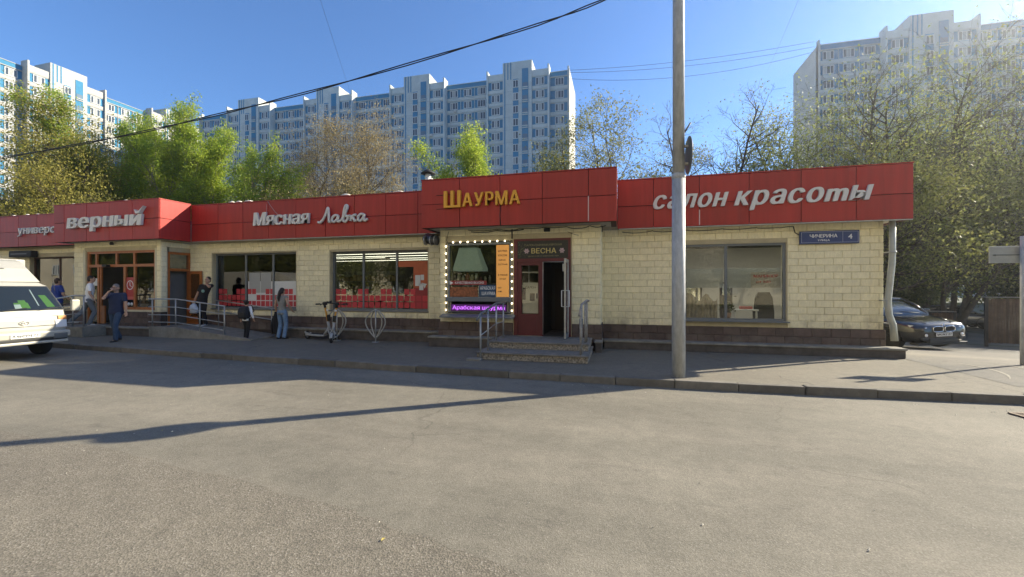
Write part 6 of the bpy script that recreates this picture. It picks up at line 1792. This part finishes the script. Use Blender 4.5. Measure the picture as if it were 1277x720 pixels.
def person(label, loc, rz, h=1.75, feet=((-.10, 0), (.10, 0)), foot_z=(0, 0), hands=None, lean=(0, 0), tilt=(0, 0), hair='short', hairm=None, shirt=None, trousers=None, shoes=None,
           sleeves='short', woman=False, grip=(False, False), pelvis_z=None, elbow=None, wide=1.0):
    """local frame faces -Y; index 0 = right side (x<0), 1 = left side (x>0)"""
    T = thing('person', label, 'person', loc, rz)
    k = h / 1.75
    S = lambda v: Vector(v) * k
    pz = pelvis_z or .93
    pel = S((0, 0, pz))
    sp = lambda x, y, z: pel + S((x + lean[0] * z / .5, y + lean[1] * z / .5, z))
    sw = (.165 if woman else .185) * wide
    sh = [sp(-sw, .01, .49), sp(sw, .01, .49)]
    neck = sp(0, .015, .54); head = neck + S((tilt[0] * .5, -.025 + tilt[1] * .5, .155))
    hip = [pel + S((-.09, 0, -.02)), pel + S((.09, 0, -.02))]
    ank = [S((feet[i][0], feet[i][1] + .03, foot_z[i] + .075)) for i in (0, 1)]
    knees = []
    for i in (0, 1):
        kn, an = ik(hip[i], ank[i], .43 * k, .42 * k, (.05 * (1 if i else -1), -1, .0)); knees.append(kn); ank[i] = an
    hands = hands or [(-.27, -.04, .80), (.27, -.04, .80)]
    wr = []; elb = []
    for i in (0, 1):
        hint = (elbow[i] if elbow and elbow[i] else (.5 * (1 if i else -1), .8, -.3))
        e_, w_ = ik(sh[i], S(hands[i]), .30 * k, .25 * k, hint); elb.append(e_); wr.append(w_)
    # ---- body (skin)
    b = MB()
    limb_(b, [neck - S((0, 0, .08)), neck + S((0, 0, .06))], [.058 * k, .052 * k])
    Rh = Matrix.Rotation(tilt[0], 4, 'Y')
    ell(b, head, (.074 * k, .094 * k, .112 * k), Rh)
    ell(b, head + S((0, -.022, -.062)), (.054 * k, .066 * k, .058 * k), Rh)
    ell(b, head + S((0, -.098, -.02)), (.013 * k, .02 * k, .024 * k), Rh)
    ell(b, head + S((0, -.09, -.062)), (.022 * k, .010 * k, .007 * k), Rh)
    for s in (-1, 1):
        ell(b, head + S((s * .076, .008, -.012)), (.012 * k, .022 * k, .032 * k), Rh)
    ell(b, pel + S((0, 0, .1)), (.12 * k, .09 * k, .16 * k)); limb_(b, [sp(0, 0, .15), sp(0, .01, .45)], [.085 * k, .09 * k])
    for i in (0, 1):
        limb_(b, [sh[i], elb[i], elb[i].lerp(wr[i], .45), wr[i]], [.052 * k, .041 * k, .038 * k, .026 * k])
        limb_(b, [hip[i], knees[i], knees[i].lerp(ank[i], .35), ank[i]], [.078 * k, .052 * k, .05 * k, .034 * k])
        limb_(b, [sp(0, .01, .46), sh[i]], [.075 * k, .055 * k])
        ell(b, ank[i] + S((0, -.05, -.045)), (.036 * k, .10 * k, .03 * k))
        # hand: palm, four unequal curled fingers and a thumb
        d = (wr[i] - elb[i]).normalized()
        side = Vector((1, 0, 0)) if abs(d.x) < .8 else Vector((0, 1, 0))
        side = (side - d * side.dot(d)).normalized(); nrm = d.cross(side)
        M = Matrix((side.to_4d(), nrm.to_4d(), d.to_4d(), Vector((0, 0, 0, 1)))).transposed()
        for c_ in range(3): M[3][c_] = 0
        pc = wr[i] + d * .045 * k
        ell(b, pc, (.038 * k, .016 * k, .052 * k), M)
        curl = .9 if grip[i] else .35
        for f in range(4):
            o = (f - 1.5) * .019 * k; ln = (.066, .076, .070, .054)[f] * k
            p0 = wr[i] + d * .082 * k + side * o; p1 = p0 + (d * math.cos(curl * .6) + nrm * math.sin(curl * .6)) * ln * .5
            p2 = p1 + (d * math.cos(curl * 1.7) + nrm * math.sin(curl * 1.7)) * ln * .5
            b.tube([p0 - d * .02 * k, p0, p1, p2], [.0095 * k, .0095 * k, .0088 * k, .0075 * k], 6)
        tside = side * (1 if i == 0 else -1)
        q0 = wr[i] + d * .025 * k + tside * .028 * k; q1 = q0 + (tside * .7 + d * .7).normalized() * .035 * k; q2 = q1 + (d * .9 + nrm * .4).normalized() * .03 * k
        b.tube([q0, q1, q2], [.012 * k, .0105 * k, .0085 * k], 6)
    voxel(b, 'body', SKIN, .0085, T, 3)
    # face: eyes, brows, lips
    b = MB()
    for s in (-1, 1):
        ell(b, head + Rh @ S((s * .030, -.088, .008)), (.011 * k, .006 * k, .006 * k), n=8, k=5); ell(b, head + Rh @ S((s * .031, -.090, .026)), (.019 * k, .006 * k, .005 * k), n=8, k=5)
    b.build('eyes', HAIRD, T, world=False)
    b = MB(); ell(b, head + Rh @ S((0, -.096, -.062)), (.022 * k, .006 * k, .006 * k), n=8, k=5); b.build('lips', mat('lips', (.36, .14, .11), .5), T, world=False)
    # ---- clothes
    if shirt:
        b = MB()
        w_ = (.135 if woman else .155) * wide; wz = (.112 if woman else .148) * wide
        def ring(z, a, c_, oy=0.0):
            ce = sp(0, oy, z)
            return [tuple(ce + S((a * math.copysign(abs(math.cos(t)) ** .8, math.cos(t)), c_ * math.copysign(abs(math.sin(t)) ** .8, math.sin(t)), 0))) for t in np.linspace(0, 2 * math.pi, 20, endpoint=False)]
        b.loft([ring(-.10, w_ + .02, .115), ring(.02, w_ + .012, .118), ring(.16, wz, .108), ring(.30, w_ + .012, .118, .003), ring(.42, w_ + .03, .112, .008), ring(.50, w_ + .0, .09, .012), ring(.545, .085, .07, .016)])
        for i in (0, 1):
            tip = elb[i].lerp(sh[i], .25) if sleeves == 'short' else (wr[i].lerp(elb[i], .12) if sleeves == 'long' else sh[i].lerp(elb[i], .16))
            pts = [sp(0, .012, .47).lerp(sh[i], .5), sh[i], tip] if sleeves != 'long' else [sp(0, .012, .47).lerp(sh[i], .5), sh[i], elb[i], tip]
            rd = [.072 * k, .070 * k, .062 * k] if sleeves != 'long' else [.072 * k, .066 * k, .054 * k, .045 * k]
            b.tube(pts, rd, 10); ell(b, sh[i], (.068 * k, .068 * k, .066 * k))
            if sleeves == 'long': ell(b, elb[i], (.054 * k,) * 3)
        voxel(b, 'shirt', shirt, .013, T, 3)
    if trousers:
        b = MB(); ell(b, pel + S((0, .005, .0)), ((.172 if woman else .165) * k * wide, .125 * k, .135 * k))
        for i in (0, 1):
            an = ank[i] + (knees[i] - ank[i]).normalized() * .0
            limb_(b, [hip[i], hip[i].lerp(knees[i], .45), knees[i], knees[i].lerp(an, .5), an], [.096 * k, .086 * k, .068 * k, .066 * k, .062 * k])
        voxel(b, 'trousers', trousers, .013, T, 3)
    for i in (0, 1):
        b = MB(); a = ank[i]
        b.loft([[tuple(a + S((x * w_, y_, z))) for x, z in ((-1, -.075), (1, -.075), (1, zt * .3 - .04), (.6, zt), (-.6, zt), (-1, zt * .3 - .04))] for y_, w_, zt in ((.055, .028, .0), (.0, .040, .015), (-.07, .044, -.018), (-.14, .044, -.035), (-.19, .026, -.05))], smooth=True)
        b.build('shoe', shoes or M_DARK, T, world=False)
    hm = hairm or HAIRD
    if hair != 'none':
        b = MB()
        ell(b, head + Rh @ S((0, .018, .030)), (.082 * k, .094 * k, .098 * k), Rh); ell(b, head + Rh @ S((0, .045, -.015)), (.076 * k, .066 * k, .085 * k), Rh)
        if hair == 'long':
            b.tube([head + S((.01, .085, .03)), head + S((.02, .125, -.10)), head + S((.03, .13, -.24)), head + S((.03, .125, -.36))], [.05 * k, .055 * k, .048 * k, .016 * k], 8)
        if hair == 'bushy':
            for a in range(9):
                ell(b, head + S((.075 * math.cos(a * .7), .03 + .06 * math.sin(a * .7), .04 + .03 * math.sin(a * 2.1))), (.05 * k,) * 3)
        voxel(b, 'hair', hm, .012, T, 2)
    T['_w'] = 0
    del T['_w']
    return T, dict(head=head, wr=wr, elb=elb, sh=sh, pel=pel, sp=sp, k=k, ank=ank)
def at(T, p): return Matrix.Translation(T.location) @ T.rotation_euler.to_matrix().to_4x4() @ Vector(p)

M_NAVY = mat('navy_cotton', (.022, .032, .075), .85, var=.15, scale=9)
M_JEAN = mat('dark_denim', (.045, .075, .125), .9, var=.2, scale=14)
M_JEANL = mat('pale_denim', (.16, .25, .38), .9, var=.18, scale=12)
M_GREYJ = mat('grey_denim', (.15, .17, .19), .9, var=.15, scale=12)
M_WHT = mat('white_cotton', (.85, .85, .85), .85, var=.06, scale=8)
M_BLKC = mat('black_cotton', (.014, .014, .016), .9)
M_ROYAL = mat('royal_blue', (.022, .05, .26), .8, var=.12, scale=9)
M_GREYC = mat('grey_knit', (.24, .24, .22), .9, var=.12, scale=12)
M_SNEAK = mat('pale_shoe', (.45, .45, .45), .6)

# man walking towards the camera, phone held to his mouth
T, j = person('man in glasses walking on the pavement, navy polo and jeans, speaking into a phone', (-14.82, 9.33, 0), R(22), 1.77, feet=((-.07, .20), (.11, -.20)), foot_z=(.02, 0), hands=[(-.03, -.21, 1.50), (.34, -.10, .86)],
              elbow=[(-.55, -.25, -1), (.6, .7, 0)], hair='none', shirt=M_NAVY, trousers=M_JEAN, grip=(True, False), pelvis_z=.91, wide=1.12)
b = MB(); h_ = j['head']
for s in (-1, 1):
    b.tube([h_ + Vector((s * .031 + .026 * math.cos(a), -.100, .008 + .018 * math.sin(a))) for a in np.linspace(0, 6.283, 12)], .003, 4)
    b.tube([h_ + Vector((s * .057, -.098, .012)), h_ + Vector((s * .084, .0, .008))], .003, 4)
b.tube([h_ + Vector((-.006, -.105, .012)), h_ + Vector((.006, -.105, .012))], .003, 4); b.build('glasses', M_DARK, T, world=False)
b = MB(); ell(b, h_ + Vector((0, .012, .035)), (.0765, .096, .088)); b.build('cropped_hair', HAIRG, T, world=False)
ph = j['wr'][0] + Vector((.02, -.045, .06))
b = MB(); b.M = Matrix.Translation(at(T, ph)) @ Matrix.Rotation(R(22), 4, 'Z') @ Matrix.Rotation(R(70), 4, 'X') @ Matrix.Rotation(R(15), 4, 'Z'); b.rbox(-.036, .036, -.006, .006, -.075, .075, .005)
tag(b.build('mobile_phone', M_DARK), 'dark phone the man in the navy polo holds at his mouth', 'phone')
# person in a white T-shirt climbing to the entrance, seen from behind
T, j = person('person in white T-shirt and grey jeans stepping up the entrance stairs, seen from behind', (-17.55, 10.25, .335), R(145), 1.74, feet=((-.10, -.05), (.12, .42)), foot_z=(0, .10), hands=[(-.28, -.16, .88), (.30, .02, .84)],
              hair='short', shirt=M_WHT, trousers=M_GREYJ, shoes=M_SNEAK, pelvis_z=.90, lean=(0, -.05))
b = MB(); c_ = j['sp'](0, .1245, .33); b.box(c_.x - .025, c_.x + .025, c_.y - .012, c_.y + .006, c_.z - .045, c_.z + .045); b.build('shirt_print', M_DARK, T, world=False)
# man in blue T-shirt behind the van
T, j = person('man in royal blue T-shirt standing with his back turned behind the white van', (-20.0, 10.75, .25), R(176), 1.74, hands=[(-.30, -.18, .95), (.26, -.20, 1.0)], shirt=M_ROYAL, trousers=M_JEAN, hair='short', hairm=mat('hair_brown', (.06, .035, .02), .6), wide=1.08)
b = MB(); b.rbox(-20.4, -19.2, 10.35, 11.4, 0, .25, .01); tag(b.build('low_landing', M_STONE), 'low concrete landing under the man in blue', 'landing')
# man in black at the ramp rail, leaning on it, bags in hand
T, j = person('man in black T-shirt with round print leaning on the ramp wall, hand at his face', (-13.85, 11.25, .315), R(12), 1.70, feet=((-.16, .10), (.06, .06)), hands=[(-.28, -.06, .80), (.25, -.10, 1.46)], elbow=[None, (1, -.4, -.4)],
              lean=(.14, .02), tilt=(.10, 0), hair='short', shirt=M_BLKC, trousers=M_BLKC, shoes=M_SNEAK, grip=(True, True))
b = MB(); c_ = j['sp'](.03, -.118, .30); b.lathe([(.055, -.004), (.055, .004)], 16, axis='Y', c=tuple(c_)); b.build('shirt_print', mat('print_green', (.20, .36, .30), .7), T, world=False)
wr_ = at(T, j['wr'][0])
M_BAG = mat('carrier_bag', (.50, .53, .58), .5, var=.15, scale=9)
bag = thing('carrier_bag', 'pale carrier bag with red print hanging from the hand of the man in black', 'shopping bag', (wr_.x - .03, wr_.y, wr_.z - .45))
b = MB(); rb = random.Random(5)
def bag_ring(z, a, c_): return [(a * math.cos(t) * (1 + rb.uniform(-.1, .1)), c_ * math.sin(t) * (1 + rb.uniform(-.12, .12)), z) for t in np.linspace(0, 2 * math.pi, 14, endpoint=False)]
b.loft([bag_ring(0, .11, .07), bag_ring(.03, .16, .10), bag_ring(.18, .165, .11), bag_ring(.28, .12, .08), bag_ring(.33, .04, .04), bag_ring(.40, .02, .02)]); b.build('bag_body', M_BAG, bag, world=False)
b = MB(); b.tube([(-.05, 0, .30), (-.01, 0, .42), (.03, 0, .46), (.06, 0, .30)], .008, 5); b.build('bag_handle', M_BAG, bag, world=False)
b = MB(); b.M = Matrix.Translation((-.08, -.105, .12)) @ Matrix.Diagonal((.05, .012, .06, 1)); b.lathe([(.1, -1), (1, -.4), (1, .4), (.1, 1)], 10); b.build('bag_print', mat('print_red', (.42, .10, .07), .6), bag, world=False)
# boy with a backpack
T, j = person('boy with curly dark hair in white shirt and black trousers, seen from behind', (-11.28, 10.6, 0), R(190), 1.24, feet=((-.11, .10), (.10, -.08)), hands=[(-.34, .02, .92), (.30, -.04, .86)], hair='bushy', shirt=M_WHT, trousers=M_BLKC, shoes=M_DARK, sleeves='long')
c_ = at(T, j['sp'](0, .16, .27))
bp = thing('backpack', 'dark school backpack on the back of the boy', 'backpack', c_, R(190))
b = MB()
def brick_ring(z, w_, y0, y1): return [(x * w_, y, z) for x, y in ((-1, y0), (-.8, y0 - .0), (.8, y0), (1, y0), (1, (y0 + y1) / 2), (.85, y1), (-.85, y1), (-1, (y0 + y1) / 2))]
b.loft([brick_ring(-.19, .11, -.06, .05), brick_ring(-.16, .14, -.07, .09), brick_ring(0, .15, -.07, .11), brick_ring(.14, .13, -.07, .08), brick_ring(.20, .08, -.06, .02)]); b.build('pack_body', mat('pack_fabric', (.022, .022, .026), .85, var=.3, scale=20), bp, world=False)
b = MB(); b.rbox(-.10, .10, .085, .135, -.15, .02, .02); b.build('front_pocket', M_DARK, bp, world=False)
b = MB()
for s in (-1, 1): b.tube([(s * .09, -.06, .17), (s * .10, -.20, .22), (s * .11, -.30, .05), (s * .11, -.10, -.14)], .014, 5)
b.build('strap', M_DARK, bp, world=False)
# woman
T, j = person('woman in grey sleeveless top and pale jeans with long dark hair, seen from behind', (-10.36, 11.05, 0), R(183), 1.63, feet=((-.10, .0), (.11, .02)), hands=[(-.30, -.10, .98), (.27, -.06, .90)], hair='long', shirt=M_GREYC, trousers=M_JEANL, sleeves='none', woman=True, grip=(False, True))
wr_ = at(T, j['wr'][1])
jk = thing('jacket', 'black jacket hanging from the left hand of the woman in jeans', 'jacket', (wr_.x, wr_.y, wr_.z - .5))
b = MB()
b.loft([[(a * math.cos(t) * (1 + .18 * math.sin(3 * t + z * 9)), .08 * math.sin(t) * (1 + .2 * math.cos(4 * t)), z) for t in np.linspace(0, 2 * math.pi, 16, endpoint=False)] for z, a in ((-.18, .08), (-.12, .15), (.1, .16), (.3, .13), (.46, .06), (.52, .03))]); b.build('cloth', M_BLKC, jk, world=False)
b = MB(); b.tube([(-.10, -.02, .3), (-.15, -.03, .05), (-.13, -.03, -.20)], [.05, .045, .03], 8); b.build('sleeve', M_BLKC, jk, world=False)
# ---------------------------------------------------------------- thin scattering air added mostly as lens glare, strongest towards the sun
HAZE = True
if HAZE:
    b = MB(); b.box(-230, 230, -60, 175, -3.2, 58)
    hm = bpy.data.materials.new('glare_haze'); hm.use_nodes = True
    nt = hm.node_tree; nt.nodes.clear()
    o_ = nt.nodes.new('ShaderNodeOutputMaterial'); pv = nt.nodes.new('ShaderNodeVolumePrincipled')
    pv.inputs['Color'].default_value = (.90, .94, 1.0, 1)
    pv.inputs['Density'].default_value = .0007
    pv.inputs['Anisotropy'].default_value = .75
    nt.links.new(pv.outputs[0], o_.inputs['Volume'])
    tag(b.build('glare_haze', hm), kind='stuff')
# ---------------------------------------------------------------- tidy up
bpy.data.objects.remove(_to)
for me_ in [m for m in bpy.data.meshes if m.users == 0]: bpy.data.meshes.remove(me_)
